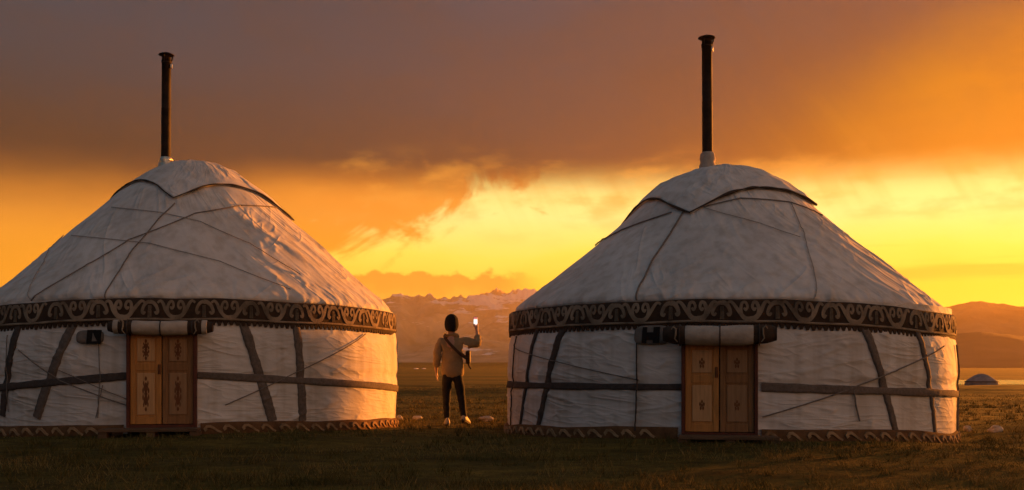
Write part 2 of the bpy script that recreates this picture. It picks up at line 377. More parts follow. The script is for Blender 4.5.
# mountains
def mountains():
    az = np.radians(np.linspace(-40, 44, 1100)); d = np.linspace(4600, 10600, 150)
    AZ, Dd = np.meshgrid(az, d); X, Y = Dd*np.sin(AZ), Dd*np.cos(AZ)
    azd = np.degrees(AZ)
    px = np.array([-40,  -27, -9, -7, -6.2, -5.4, -4.6, -3.6, -2.7, -1.5, -.7, .2, 1.1, 3, 8, 14, 21, 23.6, 24.6, 25.6, 27, 33, 44])
    hy = np.array([70, 74, 74, 69, 73, 68, 73, 70, 73, 74, 80, 75, 78, 80, 84, 66, 44, 42, 42, 42, 42, 42, 40])
    H = np.interp(azd, px, hy)/1024*9000*np.cos(AZ)
    t = np.clip((Dd-4600)/4400, 0, 1); back = 1-.55*sstep(Dd, 9000, 10600)
    jag = 1-.75*sstep(azd, 14, 22)
    rot = X*.80-Y*.25
    rd = ridged(rot/1250, (Y+X*.4)/3600, .3, 6)-.55
    fine = ridged(X/520, Y/520, 1.7, 4)-.55
    H = H*.915*(1+jag*sstep(t, .72, .97)*(.05*noise(azd*.8, 3.0)+.13*ridged(azd*1.1, Dd/900, 0, 4)-.085))
    h = H*(t**1.9)*back
    h = h+(rd*430*np.sin(np.pi*np.clip(t*.86, 0, 1))**.8*(1-.6*sstep(t,.8,1))+fine*120*t)*jag
    h = h*sstep(t, 0, .06)+4
    V = np.stack([X, Y, h], -1).reshape(-1, 3)
    tag(np_mesh('mountains', V, grid_faces(len(d), len(az))[:, ::-1], mountain_mat('mountain_rock', .525, (.30, .23, .15, 1), (.52, .42, .30, 1))), 'jagged snow-streaked mountain range fading in golden haze', 'mountains', kind='structure')
    # nearer, smoother range on the right
    az = np.radians(np.linspace(8, 47, 520)); d = np.linspace(3700, 5900, 80)
    AZ, Dd = np.meshgrid(az, d); X, Y = Dd*np.sin(AZ), Dd*np.cos(AZ); azd = np.degrees(AZ)
    H = np.interp(azd, [8, 13, 18, 21, 23.6, 24.6, 25.6, 27, 33, 47], [0, 36, 54, 55, 58, 60, 58, 55, 58, 46])/1024*5000*np.cos(AZ)
    t = np.clip((Dd-3700)/1300, 0, 1); back = 1-.7*sstep(Dd, 5000, 5900)
    h = H*t**1.2*back+((ridged(X/900, Y/1300, 4.4, 6)-.55)*90*np.sin(np.pi*np.clip(t*.86, 0, 1))+(ridged(X/260, Y/260, 1.4, 4)-.55)*26*t)*sstep(azd, 9, 17)
    V = np.stack([X, Y, h+gnd(X, Y)*.9-6*(1-sstep(t, 0, .15))], -1).reshape(-1, 3)
    tag(np_mesh('mountains', V, grid_faces(len(d), len(az))[:, ::-1], mountain_mat('far_hill_rock', .62, (.13, .10, .065, 1), (.24, .19, .13, 1))), 'hazy rounded mountain ridge on the right below the yellow sky', 'mountains', kind='structure')
    az = np.radians(np.linspace(9, 46, 420)); d = np.linspace(1700, 3000, 70)
    AZ, Dd = np.meshgrid(az, d); X, Y = Dd*np.sin(AZ), Dd*np.cos(AZ); azd = np.degrees(AZ)
    H = np.interp(azd, [9, 14, 19, 23, 24.6, 26, 27.5, 33, 46], [0, 8, 22, 30, 33, 30, 23, 14, 26])/1024*2300*np.cos(AZ)
    t = np.clip((Dd-1700)/600, 0, 1); back = 1-.8*sstep(Dd, 2300, 3000)
    h = H*sstep(t, 0, 1)*back+(ridged(X/450, Y/450, 2.2, 4)-.5)*17*np.sin(np.pi*np.clip(t*.8, 0, 1))*sstep(azd, 10, 18)
    V = np.stack([X, Y, h+gnd(X, Y)*(.9)-6*(1-sstep(t, 0, .2))], -1).reshape(-1, 3)
    tag(np_mesh('hills', V, grid_faces(len(d), len(az))[:, ::-1], mountain_mat('hill_turf', 0, (.10, .075, .045, 1), (.20, .155, .10, 1))), 'smooth dark rounded foothill in front of the mountains', 'hills', kind='structure')
mountains()

# short turf grass round the yurts
def grass():
    N = 230000
    r = 6.6*np.exp(rng.random(N)*np.log(44/6.6)); a = np.radians(rng.uniform(-29, 29, N))
    x, y = r*np.sin(a), r*np.cos(a)
    dens = fbm(x*.8, y*.8, 3.3, 4)
    keep = rng.random(N) < np.clip(.55+.9*dens, .12, 1)
    for yy in YURTS.values():
        keep &= ((x-yy['c'][0])**2+(y-yy['c'][1])**2) > 3.03**2
    x, y = x[keep], y[keep]; r = r[keep]
    # scattered taller clumps
    nc = 1500; rc = 7*np.exp(rng.random(nc)*np.log(30/7)); ac = np.radians(rng.uniform(-29, 29, nc)); k = 16
    cx, cy = np.repeat(rc*np.sin(ac), k), np.repeat(rc*np.cos(ac), k)
    cx = cx+rng.normal(0, .035, nc*k); cy = cy+rng.normal(0, .035, nc*k); ok = np.ones(nc*k, bool)
    for yy in YURTS.values(): ok &= ((cx-yy['c'][0])**2+(cy-yy['c'][1])**2) > 3.12**2
    ncl = int(ok.sum()); x = np.concatenate([x, cx[ok]]); y = np.concatenate([y, cy[ok]]); r = np.hypot(x, y); n = len(x)
    tall = np.clip(.6+.9*fbm(x*.6, y*.6, 8.8, 3), .35, 1.6)
    h = rng.uniform(.018, .055, n)*tall; tuft = rng.random(n) < .035*np.clip(1+2*fbm(x*1.3, y*1.3, 1.1, 3), .1, 3); h[tuft] *= 2.3
    h[-ncl:] = rng.uniform(.04, .115, ncl)
    w = .0035*np.clip(r/9, 1, 3)
    th = rng.uniform(0, 2*np.pi, n); lx, ly = rng.normal(0, .55, n)*h, rng.normal(0, .55, n)*h
    z = gnd(x, y)-.004
    B1 = np.stack([x-w*np.cos(th), y-w*np.sin(th), z], -1); B2 = np.stack([x+w*np.cos(th), y+w*np.sin(th), z], -1)
    T = np.stack([x+lx, y+ly, z+h], -1)
    V = np.stack([B1, B2, T], 1).reshape(-1, 3); Fq = np.arange(3*n).reshape(-1, 3)
    tag(np_mesh('grass', V, Fq, M['grass'], smooth=False), 'short dry grass covering the steppe around the yurts', 'grass', kind='stuff')
grass()

# ------------------------------------------------------------------ yurts
class Yurt:
    def __init__(s, key, prof, dz, label, p):
        s.c = YURTS[key]['c']; s.th = YURTS[key]['th']; s.p = p; s.dz = dz
        s.pr = np.array(prof); s.seed = p['seed']
        s.root = tag(empty('yurt', (s.c[0], s.c[1], 0), -s.th), label, 'yurt', 'large white yurts')
        s.ztop = 1.68+dz; s.zbot = 1.40+dz*.9
    # local: angle a, 0 towards the camera, + to the right
    def loc(s, a, r, z): return np.stack([r*np.sin(a), -r*np.cos(a), z+0*a], -1)
    def world(s, P):
        c, sn = math.cos(-s.th), math.sin(-s.th)
        return np.stack([s.c[0]+c*P[..., 0]-sn*P[..., 1], s.c[1]+sn*P[..., 0]+c*P[..., 1], P[..., 2]], -1)
    def base(s, a):
        P = s.world(s.loc(np.asarray(a, float), 3.0, 0.0)); return gnd(P[..., 0], P[..., 1])
    def zoff(s, a):
        a = np.asarray(a, float); sa = np.sin(a); return -s.p['drop_r']*sstep(sa, .15, 1.0)-s.p['drop_l']*sstep(-sa, .25, 1.0)
    def r_wall(s, a, z):
        a = np.asarray(a, float); z = np.asarray(z, float); zn = z-s.dz
        r = np.interp(zn, [-.2, .1, .8, 1.2, 1.45, 1.7], [2.985, 2.99, 3.0, 2.985, 2.94, 2.93])
        ca, sa = np.cos(a)*3, np.sin(a)*3
        r = r-.02*np.exp(-((zn-.72)/.07)**2)
        d = a*3
        # slack folds running diagonally, and broad swells between the lattice
        r = r+.020*fbm(ca*.55+s.seed, sa*.55, z*.9, 3)
        f1 = ridged(d*.9+z*1.5+s.seed, z*2.2-d*.5, s.seed, 3); f2 = ridged(d*1.1-z*1.3+s.seed*2, z*1.6+d*.4, s.seed+4, 3)
        r = r+(.11*np.clip(f1-.74, 0, 1)+.10*np.clip(f2-.76, 0, 1))*(1-.7*sstep(np.abs(a-1.25), .75, .2))
        return r
    def roof(s, a, z):
        a = np.asarray(a, float); z = np.asarray(z, float)
        z = z-s.zoff(a)*(1-np.clip((z-s.ztop)/1.2, 0, 1))
        r = np.interp(z, s.pr[:, 1], s.pr[:, 0])
        t = np.clip((z-s.ztop)/(s.pr[-1, 1]-s.ztop), 0, 1)
        rr = r+0*a
        # vertical folds fanning from the crown, stronger on the windward (right) side
        side = .4+.75*sstep(np.sin(a-.25), -.1, .8)
        sh = a-.55*(1-t)*(t < 9)
        fold = ridged(sh*2.6+s.seed+.2*fbm(a*2, z*1.4, s.seed, 2), t*.9+a*.2, s.seed, 3)
        fold2 = ridged(sh*8+s.seed, t*1.6+a*.4, s.seed+9, 3)
        fold3 = ridged(a*3-t*5, t*3+a*2, s.seed+5, 3)
        amp = sstep(t, -.05, .12)*(1-.92*sstep(t, .48, .72))
        rr = rr+amp*(side*(.17*np.clip(fold-.66, 0, 1)+.07*np.clip(fold2-.68, 0, 1))+.12*np.clip(fold3-.74, 0, 1))
        rr = rr+amp*.025*fbm(np.cos(a)*1.5+s.seed, np.sin(a)*1.5, z*1.3, 3)
        # gathers right above the band
        rr = rr+.05*(1-sstep(t, .02, .16))*ridged(a*14+s.seed, t*6, s.seed+2, 2)*sstep(z, s.ztop-.02, s.ztop+.04)
        return rr
    def edge_r(s, a):
        x = a-s.p['tip']; u = 1-np.abs(np.sin(2*x))
        k = s.p['k0']+s.p['k1']*np.sin(a)
        return s.p['cr']*(1.0+k*u**1.2)*(1+s.p['k2']*np.sin(a))+.02*noise(a*3+s.seed, 1.3, 0)
    def a_of(s, px, r, z=None):
        lo, hi = -1.35, 1.35
        for _ in range(50):
            m = (lo+hi)/2; w = s.world(s.loc(np.array(m), r, 0.0)); q = 512+F*w[0]/w[1]
            if q < px: lo = m
            else: hi = m
        return (lo+hi)/2
    def az(s, px, py, r=2.99):
        a = s.a_of(px, r); w = s.world(s.loc(np.array(a), r, 0.0)); return a, CAMZ+(HZ-py)/F*w[1]
    def az_roof(s, px, py):
        r = 2.0
        for _ in range(30):
            a = s.a_of(px, r); w = s.world(s.loc(np.array(a), r, 0.0)); z = CAMZ+(HZ-py)/F*w[1]
            r = .5*r+.5*float(s.roof(a, min(max(z, s.ztop-.05), s.pr[-1, 1])))
        return a, z
    def on_wall(s, a, z, off=0.0): return s.loc(np.asarray(a, float), s.r_wall(a, z)+off, np.asarray(z, float))
    def on_roof(s, a, z, off=0.0):
        # offset outwards along the slope's normal
        return s.loc(np.asarray(a, float), s.roof(a, z)+off*.7, np.asarray(z, float)+off*.7)
    # strap as a raised ribbon on the wall between two pixels
    def strap(s, name, p, q, w, m, off=.018, sag=0.0, n=110, wob=0.0):
        (a0, z0), (a1, z1) = s.az(*p), s.az(*q)
        if name == 'wall_strap': z0 = s.zbot+.03+float(s.zoff(a0))
        t = np.linspace(0, 1, n); a = a0+(a1-a0)*t; z = z0+(z1-z0)*t+sag*np.sin(np.pi*t)
        if wob: a = a+wob/3*noise(t*9+s.seed, 3.1, 0)
        dx, dz = np.gradient(a)*3, np.gradient(z); L = np.hypot(dx, dz); nx, nz = -dz/L, dx/L
        rows = []
        ww = w*(1+.30*noise(t*5+s.seed, .4, 0)+.12*noise(t*23, .9, s.seed))
        for k, o in ((-1, -.012), (-1, off*.9), (-.4, off), (.4, off), (1, off*.9), (1, -.012)):
            aa, zz = a+k*nx*ww/2/3, z+k*nz*ww/2
            rows.append(s.on_wall(aa, zz, o))
        mb = MB().grid(np.array(rows)); return mb.build(name, m, s.root)
    def wall_rope(s, pts, r=.007, name='wall_rope', m=None):
        P = []
        for p, q in zip(pts[:-1], pts[1:]):
            (a0, z0), (a1, z1) = s.az(*p), s.az(*q)
            for t in np.linspace(0, 1, 30): P.append(s.on_wall(a0+(a1-a0)*t, z0+(z1-z0)*t, .020))
        return MB().tube([tuple(x) for x in P], r, 6).build(name, m or M['rope'], s.root)
    def roof_rope(s, pts, r=.008, name='roof_rope', m=None):
        Q = [s.az_roof(*p) for p in pts]; P = []
        for (a0, z0), (a1, z1) in zip(Q[:-1], Q[1:]):
            for t in np.linspace(0, 1, 30): P.append(s.on_roof(a0+(a1-a0)*t, z0+(z1-z0)*t, .016))
        return MB().tube([tuple(x) for x in P], r, 6).build(name, m or M['rope'], s.root)
    def build(s):
        p = s.p; root = s.root; TA = np.linspace(0, 2*np.pi, 900, endpoint=False)-np.pi
        da = p['door_a']; dw = p['door_w']/2/3
        # wall cover with a real opening for the door
        ta = da+dw+(2*np.pi-2*dw)*np.linspace(0, 1, 1000)
        zb = s.base(ta)+.02; tz = np.linspace(0, 1, 90)
        Zg = zb[None, :]+(s.ztop-.02-zb[None, :])*tz[:, None]
        Ag = np.broadcast_to(ta[None, :], Zg.shape)
        Rg = s.r_wall(Ag, Zg)
        # canvas pulled in creases towards the door posts
        dd = np.minimum(np.abs(Ag-(da+dw)), np.abs(Ag-(da-dw+2*np.pi)))*3
        Rg = Rg+.03*np.exp(-dd/.22)*(noise(Zg*5+s.seed, Zg*0+2, dd*2)+.2)*np.exp(-((Zg-.35-s.dz)/.4)**2)
        MB().grid(s.loc(Ag, Rg, Zg)).build('wall_cover', M['canvas'], root)
        # roof cover
        zz = np.concatenate([np.linspace(s.ztop-.10, s.ztop+.25, 22, endpoint=False), np.linspace(s.ztop+.25, s.pr[-1, 1]-.12, 80)])
        Ag, Zg = np.meshgrid(TA, zz)
        MB().grid(s.loc(Ag, s.roof(Ag, Zg), Zg), closed_v=True).build('roof_cover', M['roofcanvas'], root)
        # crown cover: square sheet laid over the smoke ring, four corners pulled down
        er = s.edge_r(TA); prz = lambda r: np.interp(-r, -s.pr[:, 0], s.pr[:, 1])
        tt = np.linspace(0, 1, 40); rows = []
        for t in tt:
            r = er*(1-t)+.01*t
            z = prz(r); off = .03+.012*np.sin(t*3)
            cxx, cyy = r*np.sin(TA), r*np.cos(TA)
            crease = .17*np.clip(ridged(cxx*1.15+s.seed*3, cyy*1.15+s.seed, s.seed, 3)-.68, 0, 1)*np.clip(.25+np.sin(np.pi*np.clip(t*.9+.1, 0, 1)), 0, 1)
            crease = crease+.10*np.clip(ridged(TA*2.4+cxx, cyy*1.6, s.seed+3, 2)-.7, 0, 1)*np.sin(np.pi*np.clip(t+.05, 0, 1))
            sc_ = np.clip(r/.5, 0, 1)
            rows.append(s.loc(TA, r+(off+crease)*.6*sc_+.012*(1-t), z-.05*np.exp(-(r/.5)**2)+(off+crease)*.8*np.clip(r/.2, .55, 1)))
        rows.insert(0, s.loc(TA, er+.004, prz(er)+.004))
        cc = MB().grid(np.array(rows), closed_v=True).build('crown_cover', M['crowncanvas'], root)
        P = s.loc(TA, er+.035, prz(er)+.018)
        mb = MB()
        wide = s.p['ew']*.013*(.7+1.5*np.abs(noise(TA*4+s.seed, 7.7, 0)))
        ring = [tuple(q) for q in P]; ring.append(ring[0])
        mb.tube(ring, list(wide)+[wide[0]], 7, cap=False); mb.build('edging', M['edging'], cc)
        # ornament band
        wob = lambda a: s.zoff(a)+.012*noise(np.cos(a)*4+s.seed, np.sin(a)*4, 0)+.008*noise(a*5, s.seed, 0)
        br = lambda a, v, o: s.loc(a, 2.965+.012*noise(np.cos(a)*3, np.sin(a)*3, s.seed)+o-.012*v, s.zbot+(s.ztop-s.zbot)*v+wob(a))
        ring_rows = [br(TA, v, o) for v, o in ((-.0, -.03), (0, .0), (.06, .012), (.5, .016), (.95, .012), (1.0, 0), (1.01, -.05))]
        band = MB().grid(np.array(ring_rows), closed_v=True).build('ornament_band', M['band'], root)
        orn = MB()
        H = s.ztop-s.zbot; cnt = 31; Pd = 2*np.pi/cnt
        def ribbon(pts, w0, w1, a0, mir):
            pts = np.array(pts, float); n = 5
            # catmull-rom through the control points
            Q = np.vstack([2*pts[0]-pts[1], pts, 2*pts[-1]-pts[-2]]); C = []
            for i in range(1, len(Q)-2):
                for t in np.linspace(0, 1, n, endpoint=(i == len(Q)-3)):
                    C.append(.5*((2*Q[i])+(Q[i+1]-Q[i-1])*t+(2*Q[i-1]-5*Q[i]+4*Q[i+1]-Q[i+2])*t*t+(3*Q[i]-Q[i-1]-3*Q[i+1]+Q[i+2])*t**3))
            C = np.array(C); C[:, 0] *= mir
            d = np.gradient(C, axis=0); d /= np.linalg.norm(d, axis=1)[:, None]+1e-9
            w = np.linspace(w0, w1, len(C))/2; nx, ny = -d[:, 1], d[:, 0]
            rows = []
            for k, o in ((-1, .008), (-1, .0235), (1, .0235), (1, .008)):
                u, v = C[:, 0]+k*nx*w, C[:, 1]+k*ny*w
                rows.append(br(a0+u/2.97, v/H, o))
            orn.grid(np.array(rows), smooth=False)
        for k in range(cnt):
            a0 = k*Pd+p['seed']*.1+Pd*random.uniform(-.06, .06)
            for mir in (-1, 1):
                q = random.uniform(.88, 1.1); g = random.uniform(.8, 1.15)
                ribbon([(.0, H*.2), (.0, H*.5), (.0, H*.72)], .050, .040, a0, mir)
                ribbon([(.0, H*.86), (.035*q, H*.84), (.075*q, H*.70), (.098*q, H*.46), (.080*q, H*.36), (.060*q, H*.46)], .055*g, .024, a0, mir)
                ribbon([(.0, H*.20), (.06, H*.26), (.115, H*.50), (.165*q, H*.80), (.20*q, H*.90), (.235*q, H*.82)], .060*g, .026, a0+Pd/2, mir)
                ribbon([(.088, H*.36), (.098, H*.60), (.080*q, H*.84), (.045*q, H*.87), (.026, H*.70), (.046, H*.56), (.064, H*.66)], .042*g, .024, a0+Pd/2, mir)
        for v0, v1 in ((.07, .16), ):
            orn.grid(np.array([br(TA, v0, .006), br(TA, v0, .0215), br(TA, v1, .0215), br(TA, v1, .006)]), closed_v=True)
        orn.build('scroll_ornament', M['orn'], band)
        # toothed fringe under the band
        nf = 260; fr = MB(); af = np.linspace(-np.pi, np.pi, nf, endpoint=False); dA = 2*np.pi/nf
        for a in af:
            zt = s.zbot+.012+float(wob(a)); h = .05+.012*random.random()
            ring_a = np.array([a-dA*.48, a+dA*.48, a+dA*.2, a-dA*.2]); zc = np.array([zt, zt, zt-h, zt-h])
            Pq = np.vstack([s.loc(ring_a, 2.962, zc), s.loc(ring_a, 2.974, zc)])
            fr.add(Pq, [(4, 5, 6, 7), (3, 2, 1, 0), (0, 1, 5, 4), (1, 2, 6, 5), (2, 3, 7, 6), (3, 0, 4, 7)])
        fr.build('fringe', M['band'], band)
        # skirt band round the foot (stops at the door)
        ta = da+dw+.012+(2*np.pi-2*dw-.024)*np.linspace(0, 1, 760)
        zb = s.base(ta); hs = .13+.012*noise(ta*4, s.seed, 0)
        sk = MB().grid(np.array([s.loc(ta, s.r_wall(ta, zb+v*hs)+o, zb-.03+v*(hs+.03)) for v, o in ((-.4, .05), (0, .05), (.25, .046), (.85, .032), (1, .02), (1.02, -.03))])).build('skirt_band', M['skirt'], root)
        wv = MB(); step = .23/3.0; a = da+dw+.05
        while a < da-dw+2*np.pi-.06:
            u = np.array([.115, .07, .03, -.008, -.045, -.065, -.048])*random.uniform(.85, 1.1); v = np.array([.12, .30, .60, .80, .78, .55, .38]); w = np.linspace(.022, .042, 7)/2
            jit = random.uniform(-.008, .008)
            d = np.stack([np.gradient(u), np.gradient(v*.115)], -1); d /= np.linalg.norm(d, axis=1)[:, None]
            rows = []
            for k, o in ((-1, .03), (-1, .062), (1, .062), (1, .03)):
                aa = a+(u+jit-k*d[:, 1]*w)/3.0; vv = v+k*d[:, 0]*w/.115
                b = s.base(aa); rows.append(s.loc(aa, s.r_wall(aa, b+vv*.115)+o-.012*vv, b+vv*.115))
            wv.grid(np.array(rows), smooth=False)
            a += step
        wv.build('wave_ornament', M['skirtorn'], sk)
        s.chimney(); s.door()
    def chimney(s):
        p = s.p; x, zb, zt, r = p['chim']; root = s.root; y = -.15
        lean = p['lean']
        bx = lambda z: x+lean*(z-zb)
        mb = MB(); n = 24
        zs = [zb-.12, zb+.06, (zb+zt)/2-.01, (zb+zt)/2, (zb+zt)/2+.01, zt-.085]; rs = [r, r, r, r*1.05, r*.97, r*.97]
        mb.tube([(bx(z), y, z) for z in zs], rs, n)
        ch = mb.build('chimney', M['pipe'], root)
        # rain cap on three legs
        c = MB(); top = zt
        c.grid(np.array([[(bx(top)+q*math.cos(2*np.pi*k/n), y+q*math.sin(2*np.pi*k/n), z) for k in range(n)] for q, z in ((.004, top), (r*.9, top-.022), (r*1.62, top-.042), (r*1.64, top-.052), (r*.9, top-.035), (.004, top-.03))]), closed_v=True, flip=True)
        c.build('rain_cap', M['pipe'], ch)
        c = MB()
        for k in range(3):
            an = 2*np.pi*k/3+.1; dx, dy = math.cos(an), math.sin(an)
            c.tube([(bx(top)+dx*r*1.25, y+dy*r*1.25, top-.045), (bx(top)+dx*r*1.2, y+dy*r*1.2, top-.10), (bx(top)+dx*r*.99, y+dy*r*.99, top-.15)], .011, 6)
        c.tube([(bx(top), y, top-.14), (bx(top), y, top-.17)], r*1.07, n)
        c.build('cap_bracket', M['pipe'], ch)
        c = MB(); c.box((bx(top)+r*1.02, y-.03, top-.215), (.03, .05, .06), bev=.008)
        c.build('clip', M['tin'], ch)
        # crumpled wrap round the foot of the pipe
        th = np.linspace(0, 2*np.pi, 40, endpoint=False); rows = []
        for q, z, am in ((1.15, zb+p['wrap'], .05), (1.3, zb+p['wrap']*.9, .2), (1.55, zb+p['wrap']*.6, .3), (1.35, zb+p['wrap']*.42, .15), (1.6, zb+p['wrap']*.2, .25), (1.5, zb-.02, .2), (1.7, zb-.12, .2)):
            k = r*(q+am*noise(np.cos(th)*2.2+z*9, np.sin(th)*2.2, s.seed))
            rows.append(np.stack([bx(z)+k*np.cos(th), y+k*np.sin(th), z+0*th], -1))
        MB().grid(np.array(rows), closed_v=True, flip=True).build('foot_wrap', p['wrapm'], ch)
    def door(s):
        p = s.p; root = s.root; a = p['door_a']; w = p['door_w']; z0, z1 = p['door_z']
        rad = 2.99; cx, cy = rad*math.sin(a), -rad*math.cos(a)
        Mx = Matrix.Translation((cx, cy, 0)) @ Matrix.Rotation(a, 4, 'Z')       # x along the wall, -y outwards
        def fin(o, local=True): o.matrix_local = Mx; return o
        hw = w/2
        f = MB()
        f.box((-hw+.02, .0, (z0+z1)/2), (.038, .14, z1-z0+.12), bev=.006); f.box((hw-.02, .0, (z0+z1)/2), (.038, .14, z1-z0+.12), bev=.006)
        f.box((0, .0, z1+.03), (w-.080, .135, .06), bev=.006); f.box((0, -.002, z0-.025), (w-.080, .15, .05), bev=.006)
        fin(f.build('door_frame', M['frame'], root))
        lw = hw-.042
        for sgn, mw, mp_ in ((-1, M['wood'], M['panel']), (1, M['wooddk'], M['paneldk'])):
            xc = sgn*(lw/2+.003)
            lf = MB(); hgt = z1-z0-.01; zc = (z0+z1)/2
            lf.box((xc, 0, zc), (lw-.004, .04, hgt), bev=.004)
            # stiles and rails standing proud
            for dx in (-1, 1): lf.box((xc+dx*(lw/2-.034), -.022, zc), (.058, .02, hgt-.01), bev=.004)
            sp = p['split']; zs = z0+hgt*sp
            for zz, hh in ((z0+.05, .085), (zs, .085), (z1-.035, .05)): lf.box((xc, -.0215, zz), (lw-.132, .018, hh), bev=.004)
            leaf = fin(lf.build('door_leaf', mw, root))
            leaf['label'] = 'honey-coloured left door leaf' if sgn < 0 else 'darker brown right door leaf'
            for q0, q1 in ((z0+.12, zs-.07), (zs+.07, z1-.085)):
                pm = MB().box((xc, -.024, (q0+q1)/2), (lw-.16, .014, q1-q0), bev=.006)
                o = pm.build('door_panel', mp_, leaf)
                # carved lozenge with small side leaves
                cm = MB(); zc2 = (q0+q1)/2; hh = (q1-q0)*p['carve']; wv = .036
                def diamond(cx_, cz, dx, dz):
                    n = 12; pts = []
                    for k in range(n):
                        an = 2*np.pi*k/n; e = 1.35
                        pts.append((cx_+dx*np.sign(math.cos(an))*abs(math.cos(an))**e, cz+dz*np.sign(math.sin(an))*abs(math.sin(an))**e))
                    vs = [(x_, -.0335, z_) for x_, z_ in pts]+[(x_, -.027, z_) for x_, z_ in pts]
                    cm.add(vs, [tuple(reversed(range(n)))]+[(k, (k+1) % n, n+(k+1) % n, n+k) for k in range(n)])
                if p['fancy']:
                    diamond(xc, zc2+hh*.19, wv*.72, hh*.17); diamond(xc, zc2-hh*.19, wv*.72, hh*.17); diamond(xc, zc2, wv*.5, hh*.10)
                    for q in (-1, 1):
                        for e in (-1, 1): diamond(xc+q*.032, zc2+e*hh*.10, .009, hh*.10); diamond(xc+q*.024, zc2+e*hh*.33, .008, hh*.08)
                    diamond(xc, zc2+hh*.47, .014, .028); diamond(xc, zc2-hh*.47, .014, .028)
                else:
                    for k in range(5):
                        an = 2*np.pi*k/5+.3; diamond(xc+.022*math.cos(an), zc2-.02+.04*math.sin(an), .011, .024)
                    diamond(xc, zc2-.02, .012, .018)
                c_ = cm.build('carving', M['carve'] if p['fancy'] else M['carvelight'], leaf)
        # handle
        h = MB(); h.tube([(-.03, -.035, z0+.62), (-.03, -.06, z0+.63), (-.03, -.06, z0+.70), (-.03, -.035, z0+.71)], .007, 6)
        h.box((-.03, -.034, z0+.665), (.035, .006, .12), bev=.002)
        fin(h.build('door_handle', M['carve'], root))
        # rolled-up felt door curtain over the lintel
        zr, rr, half, cen = p['roll']; nseg = 26
        def roll(x0, x1, r, m, name, par, squash=.85):
            th = np.linspace(0, 2*np.pi, 22, endpoint=False); rows = []
            xs = np.linspace(x0, x1, nseg)
            for i, x in enumerate(xs):
                e = min(1, .72+.28*math.sin(math.pi*min(1, min(i, nseg-1-i)/3+.0)/2)) if r > 0 else 1
                k = r*e*(1+.05*noise(x*6+np.cos(th), np.sin(th)*1.5, s.seed)+.04*np.sin(3*th+x*4))
                # follows the curve of the wall
                yy = -(.06+rr)+ (3.0-math.sqrt(9-x*x))
                rows.append(np.stack([x+0*th, yy+k*np.cos(th), zr+k*squash*np.sin(th)-.012*math.cos(x*3)], -1))
            mb = MB().grid(np.array(rows), closed_v=True)
            for b in (0, nseg-1):
                mb.f.append(tuple(b*22+k for k in range(22))); mb.m.append(0); mb.sm.append(False)
            o = mb.build(name, m, par)
            return o
        ro = fin(roll(-half, half, rr, M['band'], 'rolled_door_curtain', root))
        roll(-cen, cen, rr*1.06, M['rollcanvas'], 'canvas_wrap', ro)
        for q in (-1, 1):
            if p['fancy']: roll(*sorted((q*(half-.13), q*(half-.06))), rr*1.05, M['rollcanvas'], 'canvas_ring', ro)
        def ringtie(x, r):
            tie = MB()
            th = np.linspace(0, 2*np.pi, 25); yy = -(.06+rr)+(3.0-math.sqrt(9-x*x))
            tie.tube([(x, yy+r*math.cos(t), zr+r*.86*math.sin(t)-.012*math.cos(x*3)) for t in th], .008, 6)
            tie.build('tie_cord', M['strapdark'], ro)
        ringtie(.01, rr*1.09); ringtie(-cen+.0, rr*1.08); ringtie(cen, rr*1.08)
        for q in (-1, 1):
            hk = MB()
            x = q*(cen+.05); yy = -(.06+rr)+(3.0-math.sqrt(9-x*x))-rr*1.03
            hk.tube([(x+q*.035, yy+.0, zr+.055), (x+q*.015, yy-.012, zr+.085), (x-q*.012, yy-.012, zr+.06), (x-q*.012, yy-.012, zr), (x+q*.0, yy-.01, zr-.045), (x+q*.04-q*.07, yy+.012, zr-.085)], [.006, .009, .010, .010, .009, .005], 6)
            hk.build('scroll_hook', M['orn'], ro)
        # rounded felt flap left of the door with a black emblem
        fa, fz = s.az(*p['flap'][0]); fw, fh = p['flap'][1]; rows = []
        m_ = MB(); n = 40; prof = []
        for k in range(n):
            an = 2*np.pi*k/n; e = .55
            prof.append((fw/2*np.sign(math.cos(an))*abs(math.cos(an))**e, fh/2*np.sign(math.sin(an))*abs(math.sin(an))**e))
        rows = []
        for q, o in ((1, -.02), (1, .03), (.92, .045), (.6, .052), (.02, .054)):
            rows.append(np.array([s.on_wall(fa+q*u/3, fz+q*v, o) for u, v in prof]))
        fl = m_.grid(np.array(rows), closed_v=True).build('felt_flap', M['greyfelt'], root)
        e_ = MB()
        def bl(u0, u1, v0, v1, o0=.04, o1=.066):
            us, vs = np.linspace(u0, u1, 5), np.linspace(v0, v1, 5); G = np.array([[s.on_wall(fa+u/3, fz+v, o1) for v in vs] for u in us])
            e_.grid(G, smooth=False)
            ed = [(u, v0) for u in us]+[(u1, v) for v in vs[1:]]+[(u, v1) for u in us[::-1][1:]]+[(u0, v) for v in vs[::-1][1:-1]]
            e_.grid(np.array([[s.on_wall(fa+u/3, fz+v, o) for u, v in ed] for o in (o0, o1)]), closed_v=True, smooth=False)
        for b in p['emblem']: bl(*b)
        e_.build('emblem', M['black'], fl)
        if p['fancy']:
            t_ = MB(); T0 = [(-.008, -.055), (.055, -.05), (.0, .05)]
            t_.add([s.on_wall(fa+u/3+p['emx']/3, fz+v, o) for o in (.05, .07) for u, v in T0], [(3, 4, 5), (0, 1, 4, 3), (1, 2, 5, 4), (2, 0, 3, 5)])
            t_.build('emblem_triangle', M['greyfelt'], fl)

